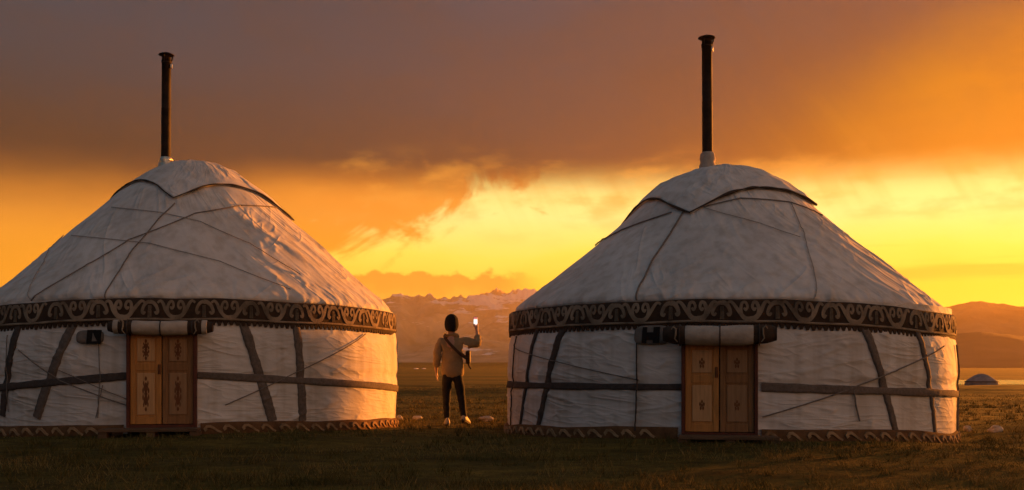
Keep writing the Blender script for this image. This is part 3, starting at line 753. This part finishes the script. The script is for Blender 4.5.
# profile: radius, height (right yurt measured on its silhouette)
prR = [(2.84, 1.55), (2.86, 1.70), (2.84, 1.76), (2.70, 1.89), (2.46, 2.07), (2.12, 2.33), (1.79, 2.58), (1.47, 2.85), (1.28, 3.03), (1.10, 3.21), (.90, 3.37), (.64, 3.52), (.45, 3.61), (.30, 3.67), (.12, 3.72), (.01, 3.73)]
prL = [(2.84, 1.63), (2.86, 1.78), (2.84, 1.84), (2.70, 1.98), (2.46, 2.19), (2.12, 2.50), (1.79, 2.79), (1.47, 3.07), (1.28, 3.25), (1.11, 3.42), (.93, 3.55), (.67, 3.74), (.50, 3.85), (.34, 3.94), (.15, 3.99), (.01, 4.0)]
yl = Yurt('left', prL, .08, 'white canvas yurt with carved orange double door, standing left of the person', dict(
    seed=2.3, drop_r=.035, drop_l=.07, tip=R_(-12), cr=.97, k0=.38, k1=0, k2=.07, ew=.8, door_a=-.126, door_w=.81, door_z=(.235, 1.36), split=.62, carve=.78, fancy=True,
    chim=(-.41, 3.87, 5.55, .068), lean=.006, wrap=.13, wrapm=M['tin'], roll=(1.405, .095, .60, .37),
    flap=((90, 337), (.34, .165)), emblem=[(-.015, .155, -.085, .085)], emx=.06))
yl.build()
yr = Yurt('right', prR, 0.0, 'white canvas yurt with plain double door and taller chimney, standing right of the person', dict(
    seed=6.1, drop_r=.105, drop_l=.01, tip=R_(-16), cr=1.11, ew=1.0, k0=.27, k1=-.12, k2=-.03, door_a=-.012, door_w=.83, door_z=(.205, 1.20), split=.60, carve=.6, fancy=False,
    chim=(-.205, 3.65, 5.52, .072), lean=-.006, wrap=.24, wrapm=M['rollcanvas'], roll=(1.285, .122, .61, .425),
    flap=((652, 335), (.42, .22)), emblem=[(-.10, -.05, -.09, .09), (.03, .10, -.09, .09), (-.05, .03, -.055, .03)], emx=0))
yr.build()

# straps and ropes (woven belts hold the covers down)
S = M['strap']; SD = M['strapdark']
yl.strap('wall_strap', (73, 326), (37, 418), .105, S); yl.strap('wall_strap', (17, 328), (3, 416), .10, SD)
yl.strap('wall_strap', (243, 324), (272, 421), .105, S); yl.strap('wall_strap', (297, 326), (302, 421), .095, S)
yl.strap('girth_strap', (-8, 389), (127, 376), .085, SD, .022); yl.strap('girth_strap', (198, 375), (399, 389), .085, S, .022, n=160)
yl.wall_rope([(225, 405), (300, 370), (366, 334)]); yl.wall_rope([(99, 340), (101, 380), (99, 418)], .006); yl.wall_rope([(104, 385), (97, 418)], .006)
yl.wall_rope([(20, 350), (60, 380), (127, 405)]); yl.wall_rope([(8, 335), (10, 412)], .006)
yl.wall_rope([(128, 399), (60, 370)], .005)
yl.roof_rope([(32, 303), (80, 270), (130, 240), (195, 214), (240, 206), (284, 209)]); yl.roof_rope([(106, 302), (133, 250), (160, 218), (175, 204)])
SM = dict(name='cover_seam', m=M['seam']); yl.roof_rope([(112, 208), (160, 213), (200, 222), (250, 244), (300, 275)], .006, **SM); yl.roof_rope([(34, 303), (45, 262), (60, 236)], .006, **SM); yl.roof_rope([(72, 236), (150, 244), (220, 262), (290, 290)], .006, **SM)
yr.strap('wall_strap', (536, 330), (521, 430), .055, SD, .020, wob=.008); yr.strap('wall_strap', (562, 330), (538, 431), .085, SD, .020, wob=.008)
yr.strap('wall_strap', (866, 331), (897, 435), .085, S, .020, wob=.008); yr.strap('wall_strap', (919, 333), (936, 436), .07, S, .020, wob=.02)
yr.strap('girth_strap', (507, 384), (688, 387), .075, SD, .024, n=160); yr.strap('girth_strap', (761, 387), (959, 394), .085, S, .024, n=160)
yr.wall_rope([(637, 328), (638, 380), (636, 436)], .009, m=SD); yr.wall_rope([(762, 417), (830, 396), (900, 368), (942, 346)], .008)
yr.wall_rope([(853, 390), (855, 405), (859, 421)], .010); yr.wall_rope([(516, 336), (514, 380), (512, 428)], .010, m=SD); yr.wall_rope([(516, 348), (560, 362), (640, 380)], .006)
yr.wall_rope([(955, 345), (957, 390), (957, 436)], .012)
yr.roof_rope([(637, 301), (645, 278), (652, 262), (668, 238), (684, 211)], .011); yr.roof_rope([(572, 246), (620, 232), (672, 213)], .010)
yr.roof_rope([(690, 211), (740, 199), (790, 203), (822, 216)], .008); yr.roof_rope([(790, 203), (806, 245), (813, 300)], .006, **SM)
yr.roof_rope([(700, 207), (760, 224), (800, 238)], .005, **SM)

# low plank steps in front of the doors
def step(y, a, w, zt, label):
    rad = 3.24; t = tag(empty('door_step', tuple(y.world(y.loc(np.array(a), rad, float(y.base(a))))), -y.th+a), label, 'door step', 'plank steps at the yurt doors')
    h = zt-float(y.base(a))
    for k in range(3):
        MB().box((0, -.09+.1*k, h-.018), (w*(1-.01*k), .092, .034), bev=.005).build('plank', M['plank'], t)
    for q in (-.46, 0.02, .46):
        MB().box((q*w, .01, (h-.036)/2-.02), (.10, .26, h+.0), bev=.006).build('support_block', M['plank'], t)
step(yl, yl.p['door_a']-.03, 1.12, .205, 'low weathered plank step below the carved orange door')
step(yr, yr.p['door_a']+.03, 1.06, .185, 'low weathered plank step below the plain brown door')

# ------------------------------------------------------------------ rocks
def at(px, base_py):
    d = 10.0
    for _ in range(60):
        x = (px-512)/F*d; z = g1(x, d); d = .5*d+.5*(CAMZ-z)/((base_py-HZ)/F)
    return (px-512)/F*d, d
def rock(px, py, w, h, seed, label):
    x, y = at(px, py); sx = w/F*y/2; sz = h/F*y; import bmesh
    bm = bmesh.new(); bmesh.ops.create_icosphere(bm, subdivisions=4, radius=1)
    P = np.array([v.co[:] for v in bm.verts])
    k = 1+.32*noise(P[:, 0]*1.1+seed, P[:, 1]*1.1, P[:, 2]*1.1)+.13*noise(P[:, 0]*3+seed, P[:, 1]*3, P[:, 2]*3)
    P = P*k[:, None]*np.array([sx, sx*.75, sz*.62])+np.array([0, 0, sz*.32])
    P[:, 0] += P[:, 2]*.3*math.sin(seed)
    mb = MB(); mb.add(P, [[v.index for v in f.verts] for f in bm.faces], 0, True); bm.free()
    o = mb.build('rock', M['rock']); o.location = (x, y, g1(x, y)); o.rotation_euler = (0, 0, 0)
    tag(o, label, 'rock', 'stones lying in the grass')
rock(417, 420, 10, 4.5, 1.2, 'small pale pointed stone between the left yurt and the person')
rock(400, 420, 6, 5, 5.2, 'small pale stone touching the foot of the left yurt')
rock(486, 421.5, 15, 6, 2.6, 'flat pale stone on the grass just right of the sneakers')
rock(995, 432, 14, 7, 8.1, 'low brown stone on the grass beyond the right yurt, farthest right')
rock(968, 431, 9, 5.5, 11.7, 'small low stone beside the lit foot of the right yurt')

# snow remnants on the far plain
for i, (px, w, lb) in enumerate(((416, 7, 'small white snow patch on the far plain behind the person, left one'), (424, 6, 'smaller white snow patch on the far plain behind the person, right one'))):
    d = 1350+40*i; x = (px-512)/F*d; z = g1(x, d); th = np.linspace(0, 2*np.pi, 28, endpoint=False); rows = []
    for q, zz in ((1, -.3), (.8, .9), (.45, 1.7), (.02, 2.0)):
        k = q*(1+.35*noise(np.cos(th)*1.5+i*7, np.sin(th)*1.5, 0)); rows.append(np.stack([k*np.cos(th)*w*.4/F*d, k*np.sin(th)*14, zz*.55+0*th], -1))
    o = MB().grid(np.array(rows), closed_v=True, flip=True).build('snow_patch', M['snow']); o.location = (x, d, z)
    tag(o, lb, 'snow patch', 'snow patches on the far plain')

# far yurt by the lake
def far_yurt():
    d = 188; x = (981.5-512)/F*d; z = g1(x, d)
    r = tag(empty('yurt', (x, d, z)), 'tiny dark yurt far away on the lake shore at the right edge', 'yurt')
    n = 40; th = np.linspace(0, 2*np.pi, n, endpoint=False)
    def rev(pr, name, m):
        rows = [np.stack([q*(1+.02*noise(np.cos(th)*2, np.sin(th)*2, zz))*np.cos(th), q*np.sin(th), zz+0*th], -1) for q, zz in pr]
        MB().grid(np.array(rows), closed_v=True, flip=True).build(name, m, r)
    rev([(2.85, -.1), (2.88, .4), (2.75, .85)], 'wall_cover', M['darkyurt'])
    rev([(2.80, .82), (2.55, 1.1), (1.9, 1.62), (1.2, 2.02), (.55, 2.28), (.02, 2.36)], 'roof_cover', M['darkyurt'])
    rev([(2.86, .80), (2.9, .82), (2.86, .95), (2.78, .97)], 'band', M['strapdark'])
far_yurt()

# ------------------------------------------------------------------ person
def skin_mesh(name, chains, m, parent, sub=2, rootv=None):
    """chains: list of lists of (x,y,z,r); points shared by coordinate are welded. One continuous skinned mesh."""
    idx = {}; vs = []; rs = []; es = set()
    for ch in chains:
        prev = None
        for x, y, z, r in ch:
            k = (round(x, 4), round(y, 4), round(z, 4))
            if k not in idx: idx[k] = len(vs); vs.append((x, y, z)); rs.append(r)
            i = idx[k]
            if prev is not None and prev != i: es.add((prev, i))
            prev = i
    me = bpy.data.meshes.new(name+'_cage'); me.from_pydata(vs, list(es), []); me.update()
    o = bpy.data.objects.new(name+'_cage', me); col.objects.link(o)
    md = o.modifiers.new('skin', 'SKIN'); md.use_smooth_shade = True; md.branch_smoothing = .6
    sv = me.skin_vertices[0].data
    for i, r in enumerate(rs):
        rr = r if isinstance(r, tuple) else (r, r)
        sv[i].radius = rr; sv[i].use_root = (i == (rootv or 0))
    s2 = o.modifiers.new('sub', 'SUBSURF'); s2.levels = sub; s2.render_levels = sub
    dg = bpy.context.evaluated_depsgraph_get(); dg.update()
    nm = bpy.data.meshes.new_from_object(o.evaluated_get(dg)); nm.name = name
    bpy.data.objects.remove(o); bpy.data.meshes.remove(me)
    nm.materials.clear(); nm.materials.append(m)
    nm.polygons.foreach_set('use_smooth', [True]*len(nm.polygons))
    r = bpy.data.objects.new(name, nm); col.objects.link(r); r.parent = parent
    return r

def person():
    ox, d = at(452, 426.0); oz = g1(ox, d)
    P = tag(empty('person', (ox, d, oz)), 'person in beige jacket and black beanie seen from behind, holding up a phone', 'person')
    K = 1.04; P.scale = (K, K, K)
    X = lambda px: (px-452)/F*d
    Z = lambda py: CAMZ-(py-HZ)/F*d-oz
    pel = (.01, 0, .90, (.115, .08)); ch = (.0, .0, 1.22, (.13, .08)); nk = (-.005, .01, 1.43, .055); hd = (-.008, .03, 1.53, (.080, .092)); tp = (-.008, .03, 1.62, (.068, .078))
    shL = (-.175, .0, 1.32, .05); elL = (-.236, -.02, 1.07, .042); wrL = (-.245, .04, .865, .030)
    shR = (.175, .0, 1.32, .05); elR = (.385, .10, 1.255, .042); wrR = (.375, .25, 1.43, .028)
    hipL = (-.075, 0, .82, .062); knL = (-.085, .02, .48, .044); anL = (-.075, -.01, .09, .030)
    hipR = (.090, 0, .82, .062); knR = (.135, .03, .48, .044); anR = (.19, -.03, .10, .030)
    def hand(w, px, fing, thumb):
        # palm, then four fingers and a thumb, each a bent chain of its own
        pal = (px[0], px[1], px[2], (.030, .016)); L = [[w, pal]]
        for (bx, by, bz), s1, s2, r in fing:
            L.append([pal, (px[0]+bx, px[1]+by, px[2]+bz, r), (px[0]+bx+s1[0], px[1]+by+s1[1], px[2]+bz+s1[2], r*.95), (px[0]+bx+s2[0], px[1]+by+s2[1], px[2]+bz+s2[2], r*.8)])
        t0, t1, t2 = thumb
        L.append([pal, (px[0]+t0[0], px[1]+t0[1], px[2]+t0[2], .011), (px[0]+t1[0], px[1]+t1[1], px[2]+t1[2], .010), (px[0]+t2[0], px[1]+t2[1], px[2]+t2[2], .008)])
        return L
    chains = [[pel, ch, nk, hd, tp], [ch, shL, elL, wrL], [ch, shR, elR, wrR], [pel, hipL, knL, anL, (-.075, .10, .04, .035)], [pel, hipR, knR, anR, (.20, .09, .04, .035)]]
    pl = (wrL[0], wrL[1]+.02, wrL[2]-.07)
    lens = (.075, .083, .078, .062)
    chains += hand(wrL, pl, [((0.004, -.026+.018*i, -.035), (0.006, .004, -lens[i]*.5), (.02, .012, -lens[i]*.88), .0088) for i in range(4)], ((.012, .03, -.005), (.02, .042, -.03), (.022, .045, -.055)))
    ph = (X(475)-.004, .285, Z(331))
    # right hand: fingers wrap the far side of the phone, thumb the near edge
    chains += hand(wrR, ph, [((.020, .012, .012+.017*i), (.006, .030, .008), (-.030-.004*(i % 2), .033, .012), .0085) for i in range(4)], ((-.022, -.006, .015), (-.034, -.012, .04), (-.028, -.016, .066)))
    skin_mesh('body', chains, M['skin'], P, 2)
    # face: nose, eyes, mouth on the far side of the head, ears at the sides
    def ball(name, c, rx, ry, rz, m):
        u = np.linspace(0, np.pi, 9); v = np.linspace(0, 2*np.pi, 12, endpoint=False); U, W = np.meshgrid(u, v, indexing='ij')
        MB().grid(np.stack([c[0]+rx*np.sin(U)*np.cos(W), c[1]+ry*np.sin(U)*np.sin(W), c[2]+rz*np.cos(U)], -1), 0, closed_v=True).build(name, m, P)
    ball('nose', (-.008, .120, 1.535), .014, .022, .026, M['skin'])
    for q in (-1, 1): ball('eye', (-.008+q*.03, .104, 1.565), .012, .008, .007, M['shoe'])
    ball('mouth', (-.008, .108, 1.495), .024, .008, .007, M['carve'])
    for q in (-1, 1): ball('ear', (-.008+q*.084, .03, 1.535), .012, .02, .03, M['skin'])
    # jacket: boxy, with a hem; sleeves follow the arms
    J = [[(.012, .005, .70, (.195, .14)), (.012, .003, .88, (.192, .135)), (.006, 0, 1.06, (.198, .132)), (.0, .0, 1.22, (.212, .128)), (0, .005, 1.35, (.15, .105)), (-.004, .012, 1.43, (.088, .085))],
         [(.0, .0, 1.22, (.212, .128)), (-.175, .0, 1.315, .085), (-.212, -.012, 1.19, .078), (-.222, -.02, 1.07, .068), (-.236, .005, .97, .060), (-.240, .032, .89, .054)],
         [(.0, .0, 1.22, (.212, .128)), (.175, .0, 1.32, .095), (.29, .055, 1.275, .085), (.395, .10, 1.250, .075), (.395, .17, 1.33, .062), (.378, .232, 1.40, .052)]]
    jk = skin_mesh('jacket', J, M['jacket'], P, 3)
    for v in jk.data.vertices:   # cloth creases
        c = np.array(v.co[:]); k = .010*float(noise(c[0]*7, c[1]*7+c[2]*2, c[2]*11))+.006*float(noise(c[0]*18, c[1]*14, c[2]*24)); v.co += v.normal*k
    T = [[(.008, 0, .92, (.17, .12)), (.008, 0, .85, (.17, .12)), (-.075, 0, .74, (.098, .095)), (-.086, .018, .48, .067), (-.082, .0, .26, .056), (-.075, -.012, .10, .052)],
         [(.008, 0, .85, (.17, .12)), (.092, 0, .74, (.098, .095)), (.135, .028, .48, .067), (.165, .0, .26, .056), (.19, -.03, .11, .052)]]
    tr = skin_mesh('trousers', T, M['trousers'], P, 3)
    for v in tr.data.vertices:
        c = np.array(v.co[:]); v.co += v.normal*(.008*float(noise(c[0]*9, c[1]*9, c[2]*16)))
    # beanie with a folded cuff, pulled low on the neck
    th = np.linspace(0, 2*np.pi, 36, endpoint=False); rows = []
    for q, z, y0 in ((.070, 1.455, .0), (.088, 1.468, .005), (.104, 1.51, .018), (.110, 1.545, .022), (.107, 1.60, .028), (.094, 1.655, .03), (.070, 1.69, .03), (.040, 1.710, .028), (.013, 1.717, .028), (.002, 1.718, .028)):
        k = q*(1+.03*noise(np.cos(th)*3, np.sin(th)*3, z*12)); rows.append(np.stack([-.008+k*np.cos(th), y0+k*1.08*np.sin(th), z+.012*np.sin(th)*(z < 1.6)+0*th], -1))
    MB().grid(np.array(rows), closed_v=True).build('beanie', M['beanie'], P)
    # sneakers: upper + sole
    for (ax, ay, rz, pitch) in ((-.077, .02, .12, 0.0), (.195, .0, -.35, -.28)):
        rows = []; n = 18; ph_ = np.linspace(0, 2*np.pi, n, endpoint=False)
        for t, w_, h_ in ((-.105, .005, .02), (-.10, .03, .075), (-.07, .042, .105), (-.02, .044, .10), (.05, .046, .072), (.11, .046, .055), (.155, .034, .042), (.17, .004, .02)):
            rows.append(np.stack([w_*np.cos(ph_), t+0*ph_, .028+np.maximum(0, np.sin(ph_))*h_+np.minimum(0, np.sin(ph_))*.008], -1))
        sh = MB().grid(np.array(rows), closed_v=True, flip=True).build('sneaker', M['shoe'], P)
        so = MB(); out = []
        for k in range(26):
            an = 2*np.pi*k/26; x_, y_ = .047*np.cos(an)*(1-.12*np.cos(2*an)), .035+.145*np.sin(an); out.append((x_, y_))
        so.add([(x_, y_, z_) for z_ in (.002, .03) for x_, y_ in out], [tuple(reversed(range(26))), tuple(range(26, 52))]+[(k, (k+1) % 26, 26+(k+1) % 26, 26+k) for k in range(26)])
        so.build('sole', M['sole'], sh)
        sh.matrix_local = Matrix.Translation((ax, ay, .005+(.045 if pitch else 0))) @ Matrix.Rotation(rz, 4, 'Z') @ Matrix.Rotation(pitch, 4, 'X')
    # crossbody bag and strap lie on the jacket
    b = tag(empty('crossbody_bag', (ox+.20*K, d+.10*K, oz+1.0*K)), 'dark crossbody bag with strap slung across the beige jacket', 'bag')
    b.scale = (K, K, K)
    bb = MB(); bb.box((.045, -.055, .055), (.075, .17, .20), bev=.03, rx=.12); bb.build('bag_body', M['bag'], b)
    loop = [(-.115, -.06, 1.395), (-.10, -.110, 1.35), (-.05, -.140, 1.285), (.02, -.148, 1.21), (.09, -.146, 1.14), (.15, -.125, 1.085), (.205, -.075, 1.05), (.24, .03, 1.02)]
    fr = [(.24, .07, 1.03), (.16, .13, 1.09), (.03, .155, 1.22), (-.07, .12, 1.34), (-.115, .03, 1.41), (-.115, -.06, 1.395)]
    sm = MB()
    for L in (loop, fr):
        rows = []
        pts = np.array(L); tt = np.linspace(0, len(L)-1, 40); C = np.stack([np.interp(tt, range(len(L)), pts[:, i]) for i in range(3)], -1)
        dC = np.gradient(C, axis=0); side = np.cross(dC, np.stack([C[:, 0]*.3, C[:, 1], 0*C[:, 2]], -1)); side /= np.linalg.norm(side, axis=1)[:, None]+1e-9
        nrm = np.cross(side, dC); nrm /= np.linalg.norm(nrm, axis=1)[:, None]+1e-9
        rows = [C+side*q*.022+nrm*o for q, o in ((-1, -.004), (-1, .004), (1, .004), (1, -.004))]
        sm.grid(np.array(rows)-np.array([.20, .10, 1.0]), closed_u=True, smooth=False)
    sm.build('shoulder_strap', M['bag'], b)
    MB().tube([(.05, -.07, -.03), (.065, -.075, -.09), (.09, -.08, -.13)], [.018, .014, .009], 8).build('dangling_strap_end', M['bag'], b)
    # phone in the raised right hand
    px, pz = X(474), Z(324.5)
    ph = tag(empty('phone', (ox+px*K, d+.290*K, oz+(pz-.075)*K)), 'phone with glowing screen held up in the right hand', 'phone')
    ph.scale = (K, K, K)
    MB().box((0, .005, .074), (.068, .009, .140), bev=.004).build('phone_body', M['phonebody'], ph)
    MB().box((0, -.0005, .075), (.058, .003, .126)).build('screen', M['screen'], ph)
person()

# ------------------------------------------------------------------ haze
hz = MB().box((0, 1100, 300), (20600, 22800, 800)).build('haze', bpy.data.materials.new('golden_haze'))
tag(hz, 'thin golden evening haze over the steppe and mountains', 'haze', kind='stuff')
hm = hz.data.materials[0]; hm.use_nodes = True
for nd in list(hm.node_tree.nodes):
    if nd.type != 'OUTPUT_MATERIAL': hm.node_tree.nodes.remove(nd)
pv = hm.node_tree.nodes.new('ShaderNodeVolumePrincipled')
pv.inputs['Color'].default_value = (.97, .78, .40, 1); pv.inputs['Density'].default_value = 4.4e-5; pv.inputs['Anisotropy'].default_value = .5
hm.node_tree.links.new(pv.outputs[0], hm.node_tree.nodes['Material Output'].inputs['Volume'])
try: hm.cycles.homogeneous_volume = True
except Exception: pass

# ------------------------------------------------------------------ world: Nishita sky behind a procedural cloud deck
SUN_AZ, SUN_EL = 48.0, 4.0
w = bpy.data.worlds.new('World'); sc.world = w; w.use_nodes = True
nt = w.node_tree; N = nt.nodes; L = nt.links; N.clear()
class E:   # tiny expression wrapper over math nodes
    def __init__(s, k): s.k = k
    @staticmethod
    def op(o, *a):
        n = N.new('ShaderNodeMath'); n.operation = o
        for i, x in enumerate(a):
            if isinstance(x, E): L.new(x.k, n.inputs[i])
            else: n.inputs[i].default_value = x
        return E(n.outputs[0])
    def __add__(s, o): return E.op('ADD', s, o)
    __radd__ = __add__
    def __sub__(s, o): return E.op('SUBTRACT', s, o)
    def __rsub__(s, o): return E.op('SUBTRACT', o, s)
    def __mul__(s, o): return E.op('MULTIPLY', s, o)
    __rmul__ = __mul__
def ss(x, a, b):
    n = N.new('ShaderNodeMapRange'); n.interpolation_type = 'SMOOTHSTEP'; L.new(x.k, n.inputs['Value'])
    if a < b:
        n.inputs['From Min'].default_value = a; n.inputs['From Max'].default_value = b; return E(n.outputs[0])
    n.inputs['From Min'].default_value = b; n.inputs['From Max'].default_value = a
    return 1.0-E(n.outputs[0])
def mixc(f, a, b):
    n = N.new('ShaderNodeMix'); n.data_type = 'RGBA'
    if isinstance(f, E): L.new(f.k, n.inputs['Factor'])
    else: n.inputs['Factor'].default_value = f
    for s_, x in (('A', a), ('B', b)):
        if isinstance(x, tuple): n.inputs[s_].default_value = x
        else: L.new(x, n.inputs[s_])
    return n.outputs['Result']
def nzv(u, v, wz, scale, detail=6, rough=.55, dist=0.0):
    c = N.new('ShaderNodeCombineXYZ')
    for i, x in enumerate((u, v, wz)):
        if isinstance(x, E): L.new(x.k, c.inputs[i])
        else: c.inputs[i].default_value = x
    n = N.new('ShaderNodeTexNoise'); n.inputs['Scale'].default_value = scale; n.inputs['Detail'].default_value = detail; n.inputs['Roughness'].default_value = rough
    n.inputs['Distortion'].default_value = dist
    L.new(c.outputs[0], n.inputs['Vector']); return E(n.outputs['Fac'])-.5
def ramp(x, lo, hi, stops):
    m = N.new('ShaderNodeMapRange'); m.inputs['From Min'].default_value = lo; m.inputs['From Max'].default_value = hi; L.new(x.k, m.inputs['Value'])
    r = N.new('ShaderNodeValToRGB'); e = r.color_ramp.elements
    e[0].position = (stops[0][0]-lo)/(hi-lo); e[0].color = stops[0][1]; e[1].position = (stops[-1][0]-lo)/(hi-lo); e[1].color = stops[-1][1]
    for p, c in stops[1:-1]: x_ = e.new((p-lo)/(hi-lo)); x_.color = c
    L.new(m.outputs[0], r.inputs[0]); return r.outputs[0]
def scale(c, k):
    n = N.new('ShaderNodeVectorMath'); n.operation = 'SCALE'; n.inputs['Scale'].default_value = k
    L.new(c, n.inputs[0]); return n.outputs[0]
tc = N.new('ShaderNodeTexCoord'); sp = N.new('ShaderNodeSeparateXYZ'); L.new(tc.outputs['Generated'], sp.inputs[0])
x, y, z = E(sp.outputs[0]), E(sp.outputs[1]), E(sp.outputs[2])
DEG = 180/math.pi
az = E.op('ARCTAN2', x, y)*DEG; el = E.op('ARCSINE', z)*DEG
n_big = nzv(az*.045, el*.12, 0.0, 1.0, 5); n_med = nzv(az*.12, el*.28, 3.0, 1.0, 7, .6, .4); n_fine = nzv(az*.30, el*.8, 9.0, 1.0, 6)
n_str = nzv(az*.05, el*.9, 14.0, 1.0, 5); n_cum = nzv(az*.55, el*.75, 21.0, 1.0, 7, .55)
# clear glowing band under the deck
elw = el+n_med*2.2
glow = ramp(elw, 0, 16, [(0, lin(252, 186, 48)), (4.2, lin(254, 212, 50)), (6.2, lin(255, 238, 92)), (8.2, lin(255, 250, 148)), (9.6, lin(255, 240, 138)), (11, lin(245, 180, 75)), (16, lin(226, 140, 45))])
bil = nzv(az*.16, el*.22, 40.0, 1.0, 8, .58, .8)
leftness = ss(az+bil*34.0+n_fine*6.0-(el-8.0)*1.5, -2.6, -7.4)
glow = mixc(leftness*.92, glow, ramp(el, 0, 12, [(0, lin(255, 186, 48)), (5, lin(248, 156, 26)), (9, lin(236, 134, 18)), (12, lin(200, 110, 30))]))
streak = ss(n_str, .02, .16)*ss(az, 8.0, 18.0)*ss(el, 8.4, 6.8)*.75
glow = mixc(streak, glow, lin(240, 176, 46))
curt = nzv((az+el*.5)*.6, el*.06, 51.0, 1.0, 5)
glow = mixc(ss(curt, -.08, .25)*ss(el, 6.8, 10.2)*ss(az, -9.0, -2.0)*.5, glow, lin(232, 176, 74))
# low cumulus bank just over the range
top = 5.15+n_cum*2.6
cum = ss(el-top, .14, -.14)*ss(az, -15.0, -10.5)*ss(az, 2.0, -.8)
glow = mixc(cum*.85, glow, ramp(el-top, -1.6, .2, [(-1.6, lin(250, 178, 60)), (-.7, lin(232, 146, 44)), (.2, lin(226, 140, 40))]))
# deck of rain cloud
dline = el-(10.2+.335*(az-6.0))+n_med*2.2+n_big*3.0
warm = ss(dline, 3.5, -3.0)*ss(az, 1.0, 20.0)
deck_l = ramp(el+n_big*5.0, 8, 40, [(8, (.012, .018, .010, 1)), (11, (.008, .026, .024, 1)), (16, (.010, .046, .062, 1)), (20, (.012, .056, .082, 1)), (26, (.07, .075, .085, 1)), (40, (.12, .12, .13, 1))])
deck = mixc(ss(az, -4.0, 22.0)*.8*ss(el, 26.0, 14.0), deck_l, (.022, .034, .028, 1))
deck = mixc(warm, deck, mixc(ss(az+n_med*8.0, 12.0, 24.0), (.13, .055, .006, 1), (.44, .165, .004, 1)))
patch = ss(n_med+n_fine*.3, -.15, .25)
rain = nzv((az+el*.8)*.42, el*.05, 31.0, 1.0, 5)
deck = mixc(ss(rain, -.05, .25)*ss(az, 2.0, 14.0)*.45, deck, mixc(warm, (.05, .03, .02, 1), (.42, .17, .008, 1)))
deck = mixc(patch*.3, deck, (.06, .036, .022, 1))
edge = 10.35+n_big*.7+n_fine*.6-ss(az, -14.0, -22.0)*1.3
lft = ss(az, -11.0, -19.0)
cov = ss(el-edge, -1.35, 1.2)*(1.0-lft)+ss(el+n_big*2.2+n_fine*.8, 6.8, 11.2)*lft
front = mixc(cov, scale(glow, 1.02), deck)
# bleeding virga light below the deck
virga = ss(n_fine+n_med*.6, -.05, .22)*ss(el, 6.0, 9.5)*ss(el, 12.5, 10.0)*ss(az, -15.0, -8.0)*.6
front = mixc(virga, front, lin(238, 160, 60))
# the sky behind the viewer and overhead: even pale grey evening cloud
back = ss(y, .45, -.25); zen = ss(el, 22.0, 55.0)
east = ss(x, -.5, .9)       # sunset side, to the viewer's right, stays warm; the opposite side is dull blue grey
lowb = mixc(east, (.045, .112, .162, 1), (1.15, .56, .24, 1)); midb = mixc(east, (.045, .112, .162, 1), (.46, .34, .27, 1))
backc = mixc(ss(el+n_big*10.0, 4.0, 24.0), lowb, midb)
f2 = mixc(back, front, backc)
f3 = mixc(zen, f2, mixc(east, (.042, .090, .125, 1), (.17, .150, .148, 1)))
bg = N.new('ShaderNodeBackground'); L.new(f3, bg.inputs['Color']); bg.inputs['Strength'].default_value = .30
sky = N.new('ShaderNodeTexSky'); sky.sky_type = 'NISHITA'; sky.sun_disc = False; sky.sun_elevation = R_(SUN_EL); sky.sun_rotation = R_(SUN_AZ); sky.altitude = 3000
bg2 = N.new('ShaderNodeBackground'); L.new(sky.outputs[0], bg2.inputs['Color']); bg2.inputs['Strength'].default_value = .05
ms = N.new('ShaderNodeMixShader'); ms.inputs[0].default_value = .985; L.new(bg2.outputs[0], ms.inputs[1]); L.new(bg.outputs[0], ms.inputs[2])
ow = N.new('ShaderNodeOutputWorld'); L.new(ms.outputs[0], ow.inputs['Surface'])

# sun
sd = bpy.data.lights.new('sun', 'SUN'); sd.energy = 5.0; sd.angle = R_(2.5); sd.color = (1.0, .285, .035)
so = bpy.data.objects.new('sun', sd); col.objects.link(so)
dirv = Vector((math.sin(R_(SUN_AZ))*math.cos(R_(SUN_EL)), math.cos(R_(SUN_AZ))*math.cos(R_(SUN_EL)), math.sin(R_(SUN_EL))))
so.rotation_euler = dirv.to_track_quat('Z', 'Y').to_euler()

# camera
cd = bpy.data.cameras.new('camera'); cam = bpy.data.objects.new('camera', cd); col.objects.link(cam)
cam.location = (0, 0, CAMZ); cam.rotation_euler = (R_(90), 0, 0)
cd.sensor_width = 36; cd.lens = 36; cd.shift_y = (HZ-245)/1024; cd.clip_end = 60000; cd.clip_start = .05
sc.camera = cam
sc.view_settings.view_transform = 'Standard'; sc.view_settings.look = 'None'; sc.view_settings.exposure = 1.75; sc.view_settings.gamma = 1
sc.render.engine = 'CYCLES'
cy = sc.cycles; cy.use_denoising = True; cy.max_bounces = 6; cy.volume_bounces = 1; cy.transparent_max_bounces = 6
try: cy.denoiser = 'OPENIMAGEDENOISE'
except Exception: pass
cy.sample_clamp_indirect = 6
